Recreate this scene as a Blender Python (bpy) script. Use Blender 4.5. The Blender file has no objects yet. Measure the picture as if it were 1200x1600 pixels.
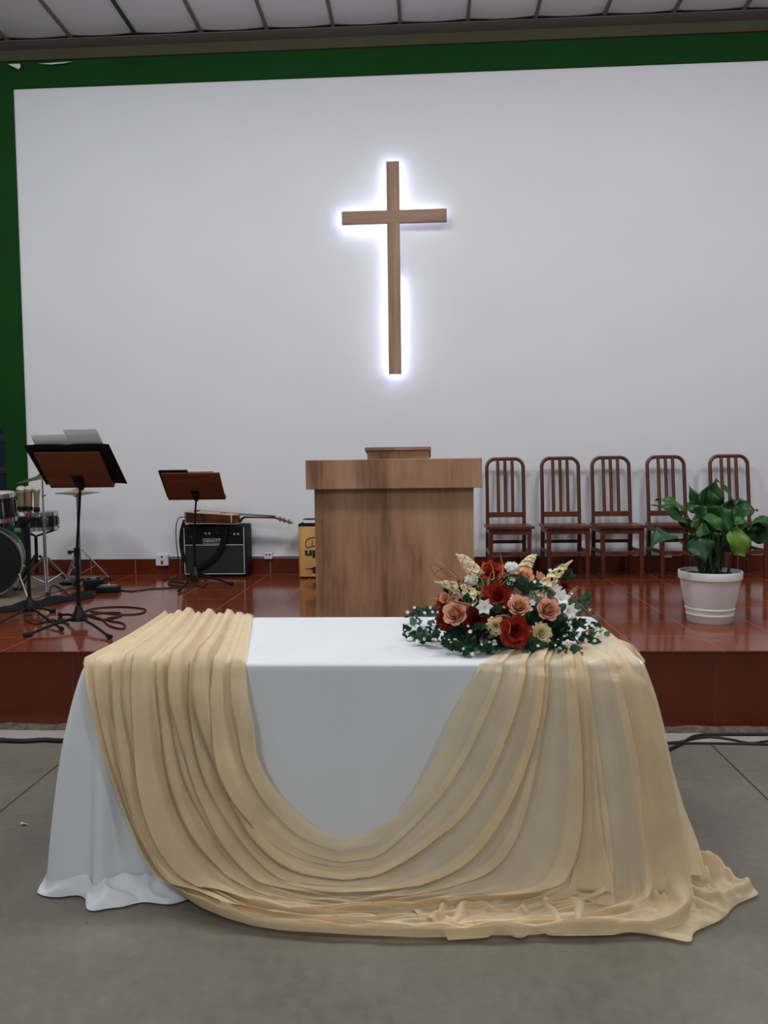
import bpy, bmesh, math, random
import numpy as np
from mathutils import Vector, Matrix, Quaternion, noise
PI = math.pi
sc = bpy.context.scene
COL = sc.collection
random.seed(7)

# ------------------------------------------------------------------ camera maths (metres, X right, Y away, Z up)
F, PITCH, YAW, ROLL = 1243.0, -.05576, -.05194, -.012666
CAM = Vector((0, 0, 1.40))
_cy, _sy, _cp, _sp = math.cos(YAW), math.sin(YAW), math.cos(PITCH), math.sin(PITCH)
FW = Vector((_sy*_cp, _cy*_cp, _sp)); RT = Vector((_cy, -_sy, 0)); UP = RT.cross(FW)
RT, UP = math.cos(ROLL)*RT + math.sin(ROLL)*UP, -math.sin(ROLL)*RT + math.cos(ROLL)*UP
def ray(x, y): return FW + RT*((x-600)/F) - UP*((y-800)/F)
def aty(x, y, Y):
    d = ray(x, y); return CAM + d*(Y/d.y)
def atz(x, y, Z):
    d = ray(x, y); return CAM + d*((Z-CAM.z)/d.z)

WALL = 7.38      # back wall plane
STAGE = .425     # stage height
EDGE = 4.18      # stage front edge
TOP = .75        # table top height
CEIL = 5.275

# ------------------------------------------------------------------ materials
def lin(c):
    return tuple(((v/255)/12.92 if v/255 <= .04045 else ((v/255+.055)/1.055)**2.4) for v in c) + (1,)
def nt(name):
    m = bpy.data.materials.new(name); m.use_nodes = True
    n = m.node_tree; b = n.nodes['Principled BSDF']
    return m, n, b
def mat(name, rgb, rough=.5, metal=0, var=.08, scale=20, bump=0, spec=.5, stretch=None, bscale=None, sheen=0):
    m, n, b = nt(name)
    c = lin(rgb)
    tc = n.nodes.new('ShaderNodeTexCoord'); mp = n.nodes.new('ShaderNodeMapping')
    if stretch: mp.inputs['Scale'].default_value = stretch
    n.links.new(tc.outputs['Object'], mp.inputs['Vector'])
    nz = n.nodes.new('ShaderNodeTexNoise'); nz.inputs['Scale'].default_value = scale; nz.inputs['Detail'].default_value = 4
    n.links.new(mp.outputs[0], nz.inputs['Vector'])
    rp = n.nodes.new('ShaderNodeValToRGB')
    rp.color_ramp.elements[0].position = .3; rp.color_ramp.elements[1].position = .7
    rp.color_ramp.elements[0].color = tuple(max(0, v*(1-var)) for v in c[:3]) + (1,)
    rp.color_ramp.elements[1].color = tuple(min(1, v*(1+var)) for v in c[:3]) + (1,)
    n.links.new(nz.outputs['Fac'], rp.inputs['Fac']); n.links.new(rp.outputs['Color'], b.inputs['Base Color'])
    b.inputs['Roughness'].default_value = rough; b.inputs['Metallic'].default_value = metal
    b.inputs['Specular IOR Level'].default_value = spec
    if sheen: b.inputs['Sheen Weight'].default_value = sheen
    if bump:
        n2 = n.nodes.new('ShaderNodeTexNoise'); n2.inputs['Scale'].default_value = bscale or scale*4; n2.inputs['Detail'].default_value = 5
        n.links.new(mp.outputs[0], n2.inputs['Vector'])
        bp = n.nodes.new('ShaderNodeBump'); bp.inputs['Strength'].default_value = bump; bp.inputs['Distance'].default_value = .01
        n.links.new(n2.outputs['Fac'], bp.inputs['Height']); n.links.new(bp.outputs[0], b.inputs['Normal'])
    return m
def wood(name, dark, mid, light, rough=.5, grain='z', scale=1.0, spec=.35):
    m, n, b = nt(name)
    tc = n.nodes.new('ShaderNodeTexCoord'); mp = n.nodes.new('ShaderNodeMapping')
    s = {'z': (9, 9, .9), 'x': (.9, 9, 9), 'y': (9, .9, 9)}[grain]
    mp.inputs['Scale'].default_value = tuple(v*scale for v in s)
    n.links.new(tc.outputs['Object'], mp.inputs['Vector'])
    a = n.nodes.new('ShaderNodeTexNoise'); a.inputs['Scale'].default_value = 1.0; a.inputs['Detail'].default_value = 6; a.inputs['Distortion'].default_value = .6
    f = n.nodes.new('ShaderNodeTexNoise'); f.inputs['Scale'].default_value = 9.0; f.inputs['Detail'].default_value = 3
    n.links.new(mp.outputs[0], a.inputs['Vector']); n.links.new(mp.outputs[0], f.inputs['Vector'])
    mx = n.nodes.new('ShaderNodeMath'); mx.operation = 'MULTIPLY_ADD'; mx.inputs[1].default_value = .25
    n.links.new(f.outputs['Fac'], mx.inputs[0]); n.links.new(a.outputs['Fac'], mx.inputs[2])
    rp = n.nodes.new('ShaderNodeValToRGB')
    if grain == 'z' and rough == .5:
        mp2 = n.nodes.new('ShaderNodeMapping'); mp2.inputs['Scale'].default_value = (26*scale, 26*scale, 1.6*scale); n.links.new(tc.outputs['Object'], mp2.inputs['Vector'])
        st_ = n.nodes.new('ShaderNodeTexNoise'); st_.inputs['Scale'].default_value = 1.0; st_.inputs['Detail'].default_value = 2; n.links.new(mp2.outputs[0], st_.inputs['Vector'])
        r2 = n.nodes.new('ShaderNodeMapRange'); r2.inputs['From Min'].default_value = .62; r2.inputs['From Max'].default_value = .78; r2.inputs['To Max'].default_value = -.13; n.links.new(st_.outputs['Fac'], r2.inputs['Value'])
        mp3 = n.nodes.new('ShaderNodeMapping'); mp3.inputs['Scale'].default_value = (5, 5, 3.4); n.links.new(tc.outputs['Object'], mp3.inputs['Vector'])
        kn_ = n.nodes.new('ShaderNodeTexNoise'); kn_.inputs['Scale'].default_value = 1.3; kn_.inputs['Detail'].default_value = 5; n.links.new(mp3.outputs[0], kn_.inputs['Vector'])
        ad = n.nodes.new('ShaderNodeMath'); ad.operation = 'MULTIPLY_ADD'; ad.inputs[1].default_value = .30; n.links.new(kn_.outputs['Fac'], ad.inputs[0]); n.links.new(r2.outputs[0], ad.inputs[2])
        su = n.nodes.new('ShaderNodeMath'); su.operation = 'SUBTRACT'; su.inputs[1].default_value = .15; n.links.new(ad.outputs[0], su.inputs[0])
        tt = n.nodes.new('ShaderNodeMath'); tt.operation = 'ADD'; n.links.new(mx.outputs[0], tt.inputs[0]); n.links.new(su.outputs[0], tt.inputs[1]); mx = tt
    e = rp.color_ramp.elements; e[0].position = .42; e[0].color = lin(dark); e[1].position = .80; e[1].color = lin(light)
    k = rp.color_ramp.elements.new(.60); k.color = lin(mid)
    n.links.new(mx.outputs[0], rp.inputs['Fac']); n.links.new(rp.outputs['Color'], b.inputs['Base Color'])
    b.inputs['Roughness'].default_value = rough; b.inputs['Specular IOR Level'].default_value = spec
    return m
def tile(name, rgb, grout, x0, sx, y0, sy, axes='XY', rough=.14, gw=.004, spec=.5, var=.12):
    m, n, b = nt(name)
    g = n.nodes.new('ShaderNodeNewGeometry'); sp = n.nodes.new('ShaderNodeSeparateXYZ')
    n.links.new(g.outputs['Position'], sp.inputs[0])
    def M(op, a, bb=None, cc=None):
        q = n.nodes.new('ShaderNodeMath'); q.operation = op
        for i, v in enumerate((a, bb, cc)):
            if v is None: continue
            if isinstance(v, (int, float)): q.inputs[i].default_value = v
            else: n.links.new(v, q.inputs[i])
        return q.outputs[0]
    def line(ax, o, s):
        u = M('DIVIDE', M('SUBTRACT', sp.outputs[ax], o), s)
        fr = M('ABSOLUTE', M('SUBTRACT', u, M('ROUND', u)))
        return M('LESS_THAN', fr, gw/s/2), M('FLOOR', u)
    l1, c1 = line(axes[0], x0, sx); l2, c2 = line(axes[1], y0, sy)
    lm = M('MAXIMUM', l1, l2)
    wn = n.nodes.new('ShaderNodeTexWhiteNoise'); wn.noise_dimensions = '2D'
    cb = n.nodes.new('ShaderNodeCombineXYZ'); n.links.new(c1, cb.inputs[0]); n.links.new(c2, cb.inputs[1]); n.links.new(cb.outputs[0], wn.inputs['Vector'])
    nz = n.nodes.new('ShaderNodeTexNoise'); nz.inputs['Scale'].default_value = 5; nz.inputs['Detail'].default_value = 6
    n.links.new(g.outputs['Position'], nz.inputs['Vector'])
    f = M('MULTIPLY_ADD', wn.outputs['Value'], .35, M('MULTIPLY', nz.outputs['Fac'], .8))
    rp = n.nodes.new('ShaderNodeValToRGB'); c = lin(rgb)
    rp.color_ramp.elements[0].position = .25; rp.color_ramp.elements[1].position = .9
    rp.color_ramp.elements[0].color = tuple(v*(1-var) for v in c[:3])+(1,); rp.color_ramp.elements[1].color = tuple(v*(1+var) for v in c[:3])+(1,)
    n.links.new(f, rp.inputs['Fac'])
    mx = n.nodes.new('ShaderNodeMix'); mx.data_type = 'RGBA'
    n.links.new(lm, mx.inputs['Factor']); n.links.new(rp.outputs['Color'], mx.inputs['A']); mx.inputs['B'].default_value = lin(grout)
    n.links.new(mx.outputs['Result'], b.inputs['Base Color'])
    n.links.new(M('MULTIPLY_ADD', lm, .5, rough), b.inputs['Roughness'])
    b.inputs['Specular IOR Level'].default_value = spec
    return m
def emit(name, rgb, s):
    m, n, b = nt(name)
    b.inputs['Base Color'].default_value = lin(rgb); b.inputs['Emission Color'].default_value = lin(rgb); b.inputs['Emission Strength'].default_value = s
    return m
def petal(name, rgb, trans=.3, var=.15, scale=40):
    m, n, b = nt(name)
    nz = n.nodes.new('ShaderNodeTexNoise'); nz.inputs['Scale'].default_value = scale; nz.inputs['Detail'].default_value = 3
    tc = n.nodes.new('ShaderNodeTexCoord'); n.links.new(tc.outputs['Object'], nz.inputs['Vector'])
    rp = n.nodes.new('ShaderNodeValToRGB'); c = lin(rgb)
    rp.color_ramp.elements[0].position = .3; rp.color_ramp.elements[1].position = .7
    rp.color_ramp.elements[0].color = tuple(v*(1-var) for v in c[:3])+(1,); rp.color_ramp.elements[1].color = tuple(min(1, v*(1+var)) for v in c[:3])+(1,)
    n.links.new(nz.outputs['Fac'], rp.inputs['Fac']); n.links.new(rp.outputs['Color'], b.inputs['Base Color'])
    b.inputs['Roughness'].default_value = .6; b.inputs['Specular IOR Level'].default_value = .25
    tr = n.nodes.new('ShaderNodeBsdfTranslucent'); n.links.new(rp.outputs['Color'], tr.inputs['Color'])
    mx = n.nodes.new('ShaderNodeMixShader'); mx.inputs[0].default_value = trans
    n.links.new(b.outputs[0], mx.inputs[1]); n.links.new(tr.outputs[0], mx.inputs[2])
    n.links.new(mx.outputs[0], n.nodes['Material Output'].inputs['Surface'])
    return m
def sheer(name, rgb, opac):
    m, n, b = nt(name)
    c = lin(rgb)
    at = n.nodes.new('ShaderNodeAttribute'); at.attribute_name = 'weave'
    w = n.nodes.new('ShaderNodeTexNoise'); w.inputs['Scale'].default_value = 9; w.inputs['Detail'].default_value = 4
    tc = n.nodes.new('ShaderNodeTexCoord'); n.links.new(tc.outputs['Object'], w.inputs['Vector'])
    rp = n.nodes.new('ShaderNodeValToRGB'); rp.color_ramp.elements[0].position = .3; rp.color_ramp.elements[1].position = .7
    rp.color_ramp.elements[0].color = tuple(v*.93 for v in c[:3])+(1,); rp.color_ramp.elements[1].color = tuple(min(1, v*1.05) for v in c[:3])+(1,)
    n.links.new(w.outputs['Fac'], rp.inputs['Fac'])
    n.links.new(rp.outputs['Color'], b.inputs['Base Color']); b.inputs['Roughness'].default_value = .75; b.inputs['Specular IOR Level'].default_value = .15
    b.inputs['Sheen Weight'].default_value = .15
    # fine crinkle of the voile weave
    n2 = n.nodes.new('ShaderNodeTexNoise'); n2.inputs['Scale'].default_value = 60; n2.inputs['Detail'].default_value = 3; n.links.new(tc.outputs['Object'], n2.inputs['Vector'])
    bp = n.nodes.new('ShaderNodeBump'); bp.inputs['Strength'].default_value = .12; bp.inputs['Distance'].default_value = .006
    n.links.new(n2.outputs['Fac'], bp.inputs['Height']); n.links.new(bp.outputs[0], b.inputs['Normal'])
    tl = n.nodes.new('ShaderNodeBsdfTranslucent'); n.links.new(rp.outputs['Color'], tl.inputs['Color'])
    m1 = n.nodes.new('ShaderNodeMixShader'); m1.inputs[0].default_value = .32
    n.links.new(b.outputs[0], m1.inputs[1]); n.links.new(tl.outputs[0], m1.inputs[2])
    tp = n.nodes.new('ShaderNodeBsdfTransparent')
    m2 = n.nodes.new('ShaderNodeMixShader')
    n.links.new(at.outputs['Fac'], m2.inputs[0]); n.links.new(tp.outputs[0], m2.inputs[1]); n.links.new(m1.outputs[0], m2.inputs[2])
    n.links.new(m2.outputs[0], n.nodes['Material Output'].inputs['Surface'])
    return m

M = {}
M['wall'] = mat('white_wall_paint', (222, 223, 226), .85, var=.015, scale=1.2, spec=.2)
M['green'] = mat('green_paint', (13, 62, 18), .7, var=.10, scale=2, spec=.15)
M['beam'] = mat('olive_steel_paint', (74, 74, 54), .7, var=.08, scale=3, spec=.2)
M['ceil'] = mat('ceiling_sheet', (238, 235, 240), .8, var=.03, scale=2)
M['edge_strip'] = mat('ceiling_edge_strip', (104, 94, 90), .7, var=.06, scale=3)
M['rib'] = mat('ceiling_rib_paint', (92, 82, 78), .6)
M['stage'] = tile('red_stage_tile', (112, 49, 24), (150, 90, 62), 1.545, .4295, 6.80, .452, 'XY', .12, .0045)
M['riser'] = tile('brown_riser_tile', (96, 35, 14), (70, 48, 44), 1.506, .4295, 0.0, 1.0, 'XZ', .22, .006, var=.15)
M['skirt'] = tile('red_skirting_tile', (96, 36, 20), (190, 150, 130), 1.12, .4295, 0.0, 9.0, 'XZ', .22, .004)
M['pulpit'] = wood('walnut_laminate', (114, 82, 60), (150, 113, 86), (172, 136, 106), .5, 'z', .62)
M['crosswood'] = wood('cross_laminate', (120, 93, 76), (146, 115, 96), (164, 134, 113), .5, 'z', .8)
M['crosswood_x'] = wood('cross_laminate_horizontal', (120, 93, 76), (146, 115, 96), (164, 134, 113), .5, 'x', .8)
M['chair'] = wood('mahogany_stain', (60, 24, 13), (82, 34, 20), (100, 46, 29), .38, 'z', 1.2, .5)
M['desk'] = wood('desk_wood', (92, 50, 32), (110, 62, 40), (124, 74, 50), .45, 'x', 1.0)
M['black'] = mat('black_metal', (15, 15, 16), .4, var=.1, spec=.25)
M['rubber'] = mat('black_rubber', (16, 16, 17), .7, spec=.25)
M['blackcloth'] = mat('black_cloth', (13, 13, 15), .85, var=.2, bump=.2, spec=.25)
M['tolex'] = mat('black_tolex', (22, 23, 24), .65, var=.2, scale=60, bump=.3, spec=.25)
M['grille'] = mat('grille_cloth', (29, 33, 33), .9, var=.2, scale=150, bump=.2)
M['cream'] = mat('cream_piping', (196, 190, 176), .6)
M['silver'] = mat('brushed_silver', (170, 170, 172), .3, .9)
M['chrome'] = mat('chrome', (205, 206, 210), .14, 1.0)
M['brass'] = mat('cymbal_bronze', (176, 160, 128), .32, .85, var=.15, scale=8)
M['shell'] = mat('black_drum_shell', (20, 20, 26), .18, var=.2)
M['drumhead'] = mat('drum_head', (190, 190, 188), .5)
M['blackhead'] = mat('black_drum_head', (12, 12, 13), .35)
M['paper'] = mat('paper', (232, 234, 238), .8, var=.03)
M['guitar_side'] = wood('guitar_side_wood', (58, 26, 15), (78, 36, 20), (98, 48, 27), .25, 'x', 1.0, .6)
M['guitar_top'] = wood('guitar_spruce_top', (186, 140, 88), (206, 164, 112), (218, 180, 130), .3, 'x', 1.2, .6)
M['binding'] = mat('cream_binding', (226, 206, 172), .4)
M['cajon'] = wood('cajon_birch', (176, 130, 70), (198, 152, 88), (210, 168, 104), .5, 'z', .7)
M['ink'] = mat('black_print', (24, 20, 17), .6)
M['plastic'] = mat('white_plastic', (222, 224, 228), .4, var=.02)
M['redplastic'] = mat('red_switch', (140, 22, 22), .4)
M['darkslot'] = mat('dark_socket_slot', (60, 62, 66), .6)
M['goldmic'] = mat('champagne_microphone', (158, 142, 112), .35, .6, var=.1)
M['mesh'] = mat('microphone_grille', (176, 174, 152), .45, .5, var=.25, scale=400, bump=.4)
M['rug'] = mat('beige_rug', (114, 102, 86), .95, var=.25, scale=14, bump=.4, bscale=200)
M['pot'] = mat('white_pot_plastic', (216, 214, 210), .42, var=.05, scale=6)
M['soil'] = mat('dark_soil', (40, 27, 20), .95, var=.4, scale=60, bump=.8)
M['leaf'] = petal('deep_green_leaf', (30, 70, 25), .12, .25, 9)
M['leaf2'] = petal('mid_green_leaf', (44, 90, 32), .15, .22, 9)
M['leaf3'] = petal('yellow_green_leaf', (92, 126, 44), .18, .15, 9)
M['leaf4'] = petal('blue_green_leaf', (30, 72, 40), .12, .2, 9)
M['stem'] = mat('dark_green_stem', (36, 58, 26), .5)
for k in ('leaf', 'leaf2', 'leaf3', 'leaf4'):
    M[k].node_tree.nodes['Principled BSDF'].inputs['Roughness'].default_value = .42
    M[k].node_tree.nodes['Principled BSDF'].inputs['Specular IOR Level'].default_value = .35
M['cloth'] = mat('white_tablecloth', (214, 217, 221), .85, var=.02, scale=3, bump=.1, bscale=160, spec=.15, sheen=.1)
M['drape'] = sheer('beige_voile', (238, 217, 180), .8)
M['red'] = petal('rust_red_petal', (158, 42, 24), .25, .28)
M['darkred'] = petal('dark_red_petal', (116, 24, 17), .2, .25)
M['peach'] = petal('peach_petal', (240, 192, 162), .3, .12)
M['creamp'] = petal('cream_petal', (250, 234, 200), .3, .10)
M['whitep'] = petal('white_petal', (250, 251, 247), .3, .03)
M['twig'] = mat('rust_twig', (150, 82, 44), .6, var=.25, scale=30)
M['straw'] = mat('straw_twig', (196, 148, 84), .6)
M['euca'] = petal('eucalyptus_leaf', (40, 76, 58), .15, .35, 25)
M['euca2'] = petal('ivy_leaf', (30, 60, 36), .12, .35, 25)
M['euca3'] = petal('dusty_leaf', (92, 120, 108), .15, .2, 25)
M['gapfill'] = mat('dark_gap_green', (22, 36, 22), .95, var=.4)
M['cable'] = mat('black_cable', (14, 14, 15), .55)
M['mortar'] = mat('crumbled_mortar', (92, 80, 70), .95, var=.5, scale=30, bump=1.0)
M['scrap'] = mat('white_scrap', (214, 214, 210), .8)
M['night'] = mat('dark_blue_glass', (22, 26, 44), .15, var=.3, scale=3)
M['nightbar'] = mat('dark_window_bar', (16, 14, 18), .6)
M['led'] = emit('led_strip_glow', (222, 226, 255), 24)
M['table'] = mat('grey_table_top', (150, 150, 150), .6)
M['redband'] = mat('red_marker_band', (150, 30, 30), .5)
M['greenband'] = mat('green_marker_band', (30, 120, 80), .5)

# concrete floor
def concrete():
    m, n, b = nt('worn_concrete')
    g = n.nodes.new('ShaderNodeNewGeometry'); sp = n.nodes.new('ShaderNodeSeparateXYZ'); n.links.new(g.outputs['Position'], sp.inputs[0])
    a = n.nodes.new('ShaderNodeTexNoise'); a.inputs['Scale'].default_value = 1.6; a.inputs['Detail'].default_value = 8; a.inputs['Roughness'].default_value = .6
    f = n.nodes.new('ShaderNodeTexNoise'); f.inputs['Scale'].default_value = 26; f.inputs['Detail'].default_value = 6
    for q in (a, f): n.links.new(g.outputs['Position'], q.inputs['Vector'])
    def Mt(op, x, y=None, z=None):
        q = n.nodes.new('ShaderNodeMath'); q.operation = op
        for i, v in enumerate((x, y, z)):
            if v is None: continue
            if isinstance(v, (int, float)): q.inputs[i].default_value = v
            else: n.links.new(v, q.inputs[i])
        return q.outputs[0]
    fac = Mt('MULTIPLY_ADD', f.outputs['Fac'], .35, Mt('MULTIPLY', a.outputs['Fac'], .8))
    rp = n.nodes.new('ShaderNodeValToRGB'); e = rp.color_ramp.elements
    e[0].position = .36; e[0].color = lin((88, 84, 75)); e[1].position = .78; e[1].color = lin((120, 115, 104))
    n.links.new(fac, rp.inputs['Fac'])
    def cut(o):
        wob = Mt('MULTIPLY_ADD', f.outputs['Fac'], .003, -.0015)
        return Mt('LESS_THAN', Mt('ABSOLUTE', Mt('ADD', Mt('SUBTRACT', sp.outputs['X'], o), wob)), .0042)
    c1 = Mt('MAXIMUM', cut(1.412), cut(-1.766))
    inside = Mt('LESS_THAN', sp.outputs['Y'], 3.97)
    cutm = Mt('MULTIPLY', c1, inside)
    strip = Mt('GREATER_THAN', Mt('MULTIPLY_ADD', a.outputs['Fac'], .08, sp.outputs['Y']), 4.02)
    m1 = n.nodes.new('ShaderNodeMix'); m1.data_type = 'RGBA'; n.links.new(Mt('MULTIPLY', strip, .6), m1.inputs['Factor'])
    n.links.new(rp.outputs['Color'], m1.inputs['A']); m1.inputs['B'].default_value = lin((176, 172, 164))
    m2 = n.nodes.new('ShaderNodeMix'); m2.data_type = 'RGBA'; n.links.new(cutm, m2.inputs['Factor'])
    n.links.new(m1.outputs['Result'], m2.inputs['A']); m2.inputs['B'].default_value = lin((58, 50, 42))
    # small dark specks
    v = n.nodes.new('ShaderNodeTexVoronoi'); v.inputs['Scale'].default_value = 3.2; n.links.new(g.outputs['Position'], v.inputs['Vector'])
    spk = Mt('LESS_THAN', v.outputs['Distance'], .022)
    m3 = n.nodes.new('ShaderNodeMix'); m3.data_type = 'RGBA'; n.links.new(Mt('MULTIPLY', spk, .6), m3.inputs['Factor'])
    n.links.new(m2.outputs['Result'], m3.inputs['A']); m3.inputs['B'].default_value = lin((70, 62, 56))
    n.links.new(m3.outputs['Result'], b.inputs['Base Color'])
    b.inputs['Roughness'].default_value = .42; b.inputs['Specular IOR Level'].default_value = .4
    bp = n.nodes.new('ShaderNodeBump'); bp.inputs['Strength'].default_value = .08; n.links.new(f.outputs['Fac'], bp.inputs['Height']); n.links.new(bp.outputs[0], b.inputs['Normal'])
    return m
M['concrete'] = concrete()

# ------------------------------------------------------------------ mesh building
ORG = {}
class MB:
    def __init__(s): s.v = []; s.f = []
    def add(s, vs, fs):
        o = len(s.v); s.v += [Vector(p) for p in vs]; s.f += [tuple(i+o for i in q) for q in fs]; return s
    def box(s, lo, hi, bev=0, rot=None, at=None):
        lo = Vector(lo); hi = Vector(hi)
        bm = bmesh.new(); bmesh.ops.create_cube(bm, size=1)
        c = (lo+hi)/2; d = hi-lo
        for p in bm.verts: p.co = Vector((p.co.x*d.x, p.co.y*d.y, p.co.z*d.z))
        if bev: bmesh.ops.bevel(bm, geom=list(bm.edges), offset=min(bev, min(d)*.45), segments=2, affect='EDGES', profile=.6)
        pts = []
        for p in bm.verts:
            q = p.co
            if rot is not None: q = rot @ q
            pts.append(q + c)
        bm.verts.index_update()
        s.add(pts, [[v.index for v in fc.verts] for fc in bm.faces]); bm.free(); return s
    def tube(s, pts, r, n=10, cap=True, flat=1.0):
        pts = [Vector(p) for p in pts]; N = len(pts)
        rs = r if isinstance(r, (list, tuple)) else [r]*N
        T = []
        for i in range(N):
            t = (pts[min(i+1, N-1)] - pts[max(i-1, 0)]); T.append(t.normalized() if t.length > 1e-9 else Vector((0, 0, 1)))
        ref = Vector((0, 0, 1)) if abs(T[0].z) < .9 else Vector((0, 1, 0))
        u = T[0].cross(ref).normalized(); vs = []
        for i in range(N):
            u = (u - T[i]*u.dot(T[i])); u = u.normalized() if u.length > 1e-6 else T[i].orthogonal().normalized()
            w = T[i].cross(u)
            for k in range(n):
                a = 2*PI*k/n; vs.append(pts[i] + u*(math.cos(a)*rs[i]) + w*(math.sin(a)*rs[i]*flat))
        fs = [(i*n+k, i*n+(k+1) % n, (i+1)*n+(k+1) % n, (i+1)*n+k) for i in range(N-1) for k in range(n)]
        if cap: fs += [tuple(range(n-1, -1, -1)), tuple((N-1)*n+k for k in range(n))]
        return s.add(vs, fs)
    def lathe(s, prof, n=40, at=(0, 0, 0), axis=(0, 0, 1), cap=True):
        q = Vector((0, 0, 1)).rotation_difference(Vector(axis).normalized()); at = Vector(at)
        vs = []
        for r, z in prof:
            for k in range(n):
                a = 2*PI*k/n; vs.append(at + q @ Vector((r*math.cos(a), r*math.sin(a), z)))
        m = len(prof)
        fs = [(i*n+k, i*n+(k+1) % n, (i+1)*n+(k+1) % n, (i+1)*n+k) for i in range(m-1) for k in range(n)]
        if cap: fs += [tuple(range(n-1, -1, -1)), tuple((m-1)*n+k for k in range(n))]
        return s.add(vs, fs)
    def grid(s, nu, nv, fn):
        vs = [fn(i/(nu-1), j/(nv-1)) for i in range(nu) for j in range(nv)]
        fs = [(i*nv+j, i*nv+j+1, (i+1)*nv+j+1, (i+1)*nv+j) for i in range(nu-1) for j in range(nv-1)]
        return s.add(vs, fs)
    def prism(s, outline, depth, fn):
        """outline of (a, b) extruded over c in [0, depth]; fn(a, b, c) -> world point"""
        n = len(outline)
        vs = [fn(a, b, 0) for a, b in outline] + [fn(a, b, depth) for a, b in outline]
        fs = [tuple(range(n-1, -1, -1)), tuple(range(n, 2*n))] + [(i, (i+1) % n, n+(i+1) % n, n+i) for i in range(n)]
        return s.add(vs, fs)
    def ball(s, c, r, n=12):
        if isinstance(r, (int, float)): r = (r, r, r)
        c = Vector(c); prof = [(math.sin(PI*i/n), -math.cos(PI*i/n)) for i in range(n+1)]; m = 2*n
        vs = [c + Vector((r[0]*p*math.cos(2*PI*k/m), r[1]*p*math.sin(2*PI*k/m), r[2]*z)) for p, z in prof for k in range(m)]
        return s.add(vs, [(i*m+k, i*m+(k+1) % m, (i+1)*m+(k+1) % m, (i+1)*m+k) for i in range(n) for k in range(m)])
    def build(s, name, m, parent=None, smooth=True, angle=40, thick=0, sub=0):
        org = Vector((0, 0, 0))
        if parent is not None: org = ORG[parent.name]
        me = bpy.data.meshes.new(name)
        me.from_pydata([tuple(p-org) for p in s.v], [], s.f); me.validate(); me.update()
        bm = bmesh.new(); bm.from_mesh(me); bmesh.ops.remove_doubles(bm, verts=bm.verts, dist=1e-6); bmesh.ops.recalc_face_normals(bm, faces=bm.faces); bm.to_mesh(me); bm.free()
        if smooth:
            me.shade_smooth(); me.set_sharp_from_angle(angle=math.radians(angle))
        me.materials.append(M[m] if isinstance(m, str) else m)
        o = bpy.data.objects.new(name, me); COL.objects.link(o)
        if parent is not None: o.parent = parent
        ORG[o.name] = org
        if thick:
            md = o.modifiers.new('thickness', 'SOLIDIFY'); md.thickness = thick; md.offset = 0
        if sub:
            md = o.modifiers.new('smooth', 'SUBSURF'); md.levels = sub; md.render_levels = sub
        return o

def tag(o, label, cat, group=None):
    o['label'] = label; o['category'] = cat
    if group: o['group'] = group
    return o
def thing(name, label, cat, loc=(0, 0, 0), group=None):
    o = bpy.data.objects.new(name, None); COL.objects.link(o); o.location = loc; o.empty_display_size = .1
    ORG[o.name] = Vector(loc); return tag(o, label, cat, group)
def struct(o): o['kind'] = 'structure'; return o
def copy_tree(o, parent=None):
    c = o.copy(); COL.objects.link(c)
    if parent is not None: c.parent = parent
    for ch in list(o.children): copy_tree(ch, c)
    return c
def spline(pts, n):
    """Catmull-Rom through pts, n samples evenly by arc length"""
    P = [Vector(p) for p in pts]
    if len(P) == 2: return [P[0].lerp(P[1], i/(n-1)) for i in range(n)]
    Q = [P[0]*2-P[1]] + P + [P[-1]*2-P[-2]]; D = []
    for i in range(1, len(Q)-2):
        for k in range(16):
            t = k/16; a, b, c, d = Q[i-1], Q[i], Q[i+1], Q[i+2]
            D.append(.5*((2*b) + (c-a)*t + (2*a-5*b+4*c-d)*t*t + (3*b-a-3*c+d)*t**3))
    D.append(P[-1])
    L = [0]
    for i in range(1, len(D)): L.append(L[-1] + (D[i]-D[i-1]).length)
    out = []; j = 0
    for i in range(n):
        s = L[-1]*i/(n-1)
        while j < len(L)-2 and L[j+1] < s: j += 1
        h = L[j+1]-L[j]; out.append(D[j].lerp(D[j+1], 0 if h < 1e-12 else min(1, (s-L[j])/h)))
    return out
def sstep(a, b, x):
    t = min(1, max(0, (x-a)/(b-a))); return t*t*(3-2*t)

# ------------------------------------------------------------------ setting
XL = aty(20, 140, WALL-.015).x      # left end of the white wall
ZG0 = aty(600, 118, WALL).z         # lower edge of green band
ZG1 = aty(600, 73, WALL).z
struct(MB().box((-7.5, WALL, 0), (7.0, WALL+.2, CEIL+.3)).build('wall_back', 'wall', smooth=False))
struct(MB().box((-7.5, -4.5, -.2), (7.0, EDGE+.3, 0)).build('floor', 'concrete', smooth=False))
st = MB().box((-7.5, EDGE+.012, -.05), (7.0, WALL, STAGE-.001))
struct(st.build('trim_1', 'riser', smooth=False))
struct(MB().box((-7.5, EDGE, STAGE-.008), (7.0, WALL, STAGE), .002).build('floor_stage', 'stage', smooth=False))
ZB = aty(470, 872, WALL-.02).z
struct(MB().box((-7.5, WALL-.018, STAGE), (7.0, WALL, ZB), .003).build('baseboard_back', 'skirt', smooth=False))
# green painted frame of the wall
struct(MB().box((-7.5, WALL-.03, ZG0), (7.0, WALL, ZG1+.02), .004).build('trim_2', 'green', smooth=False))
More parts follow.
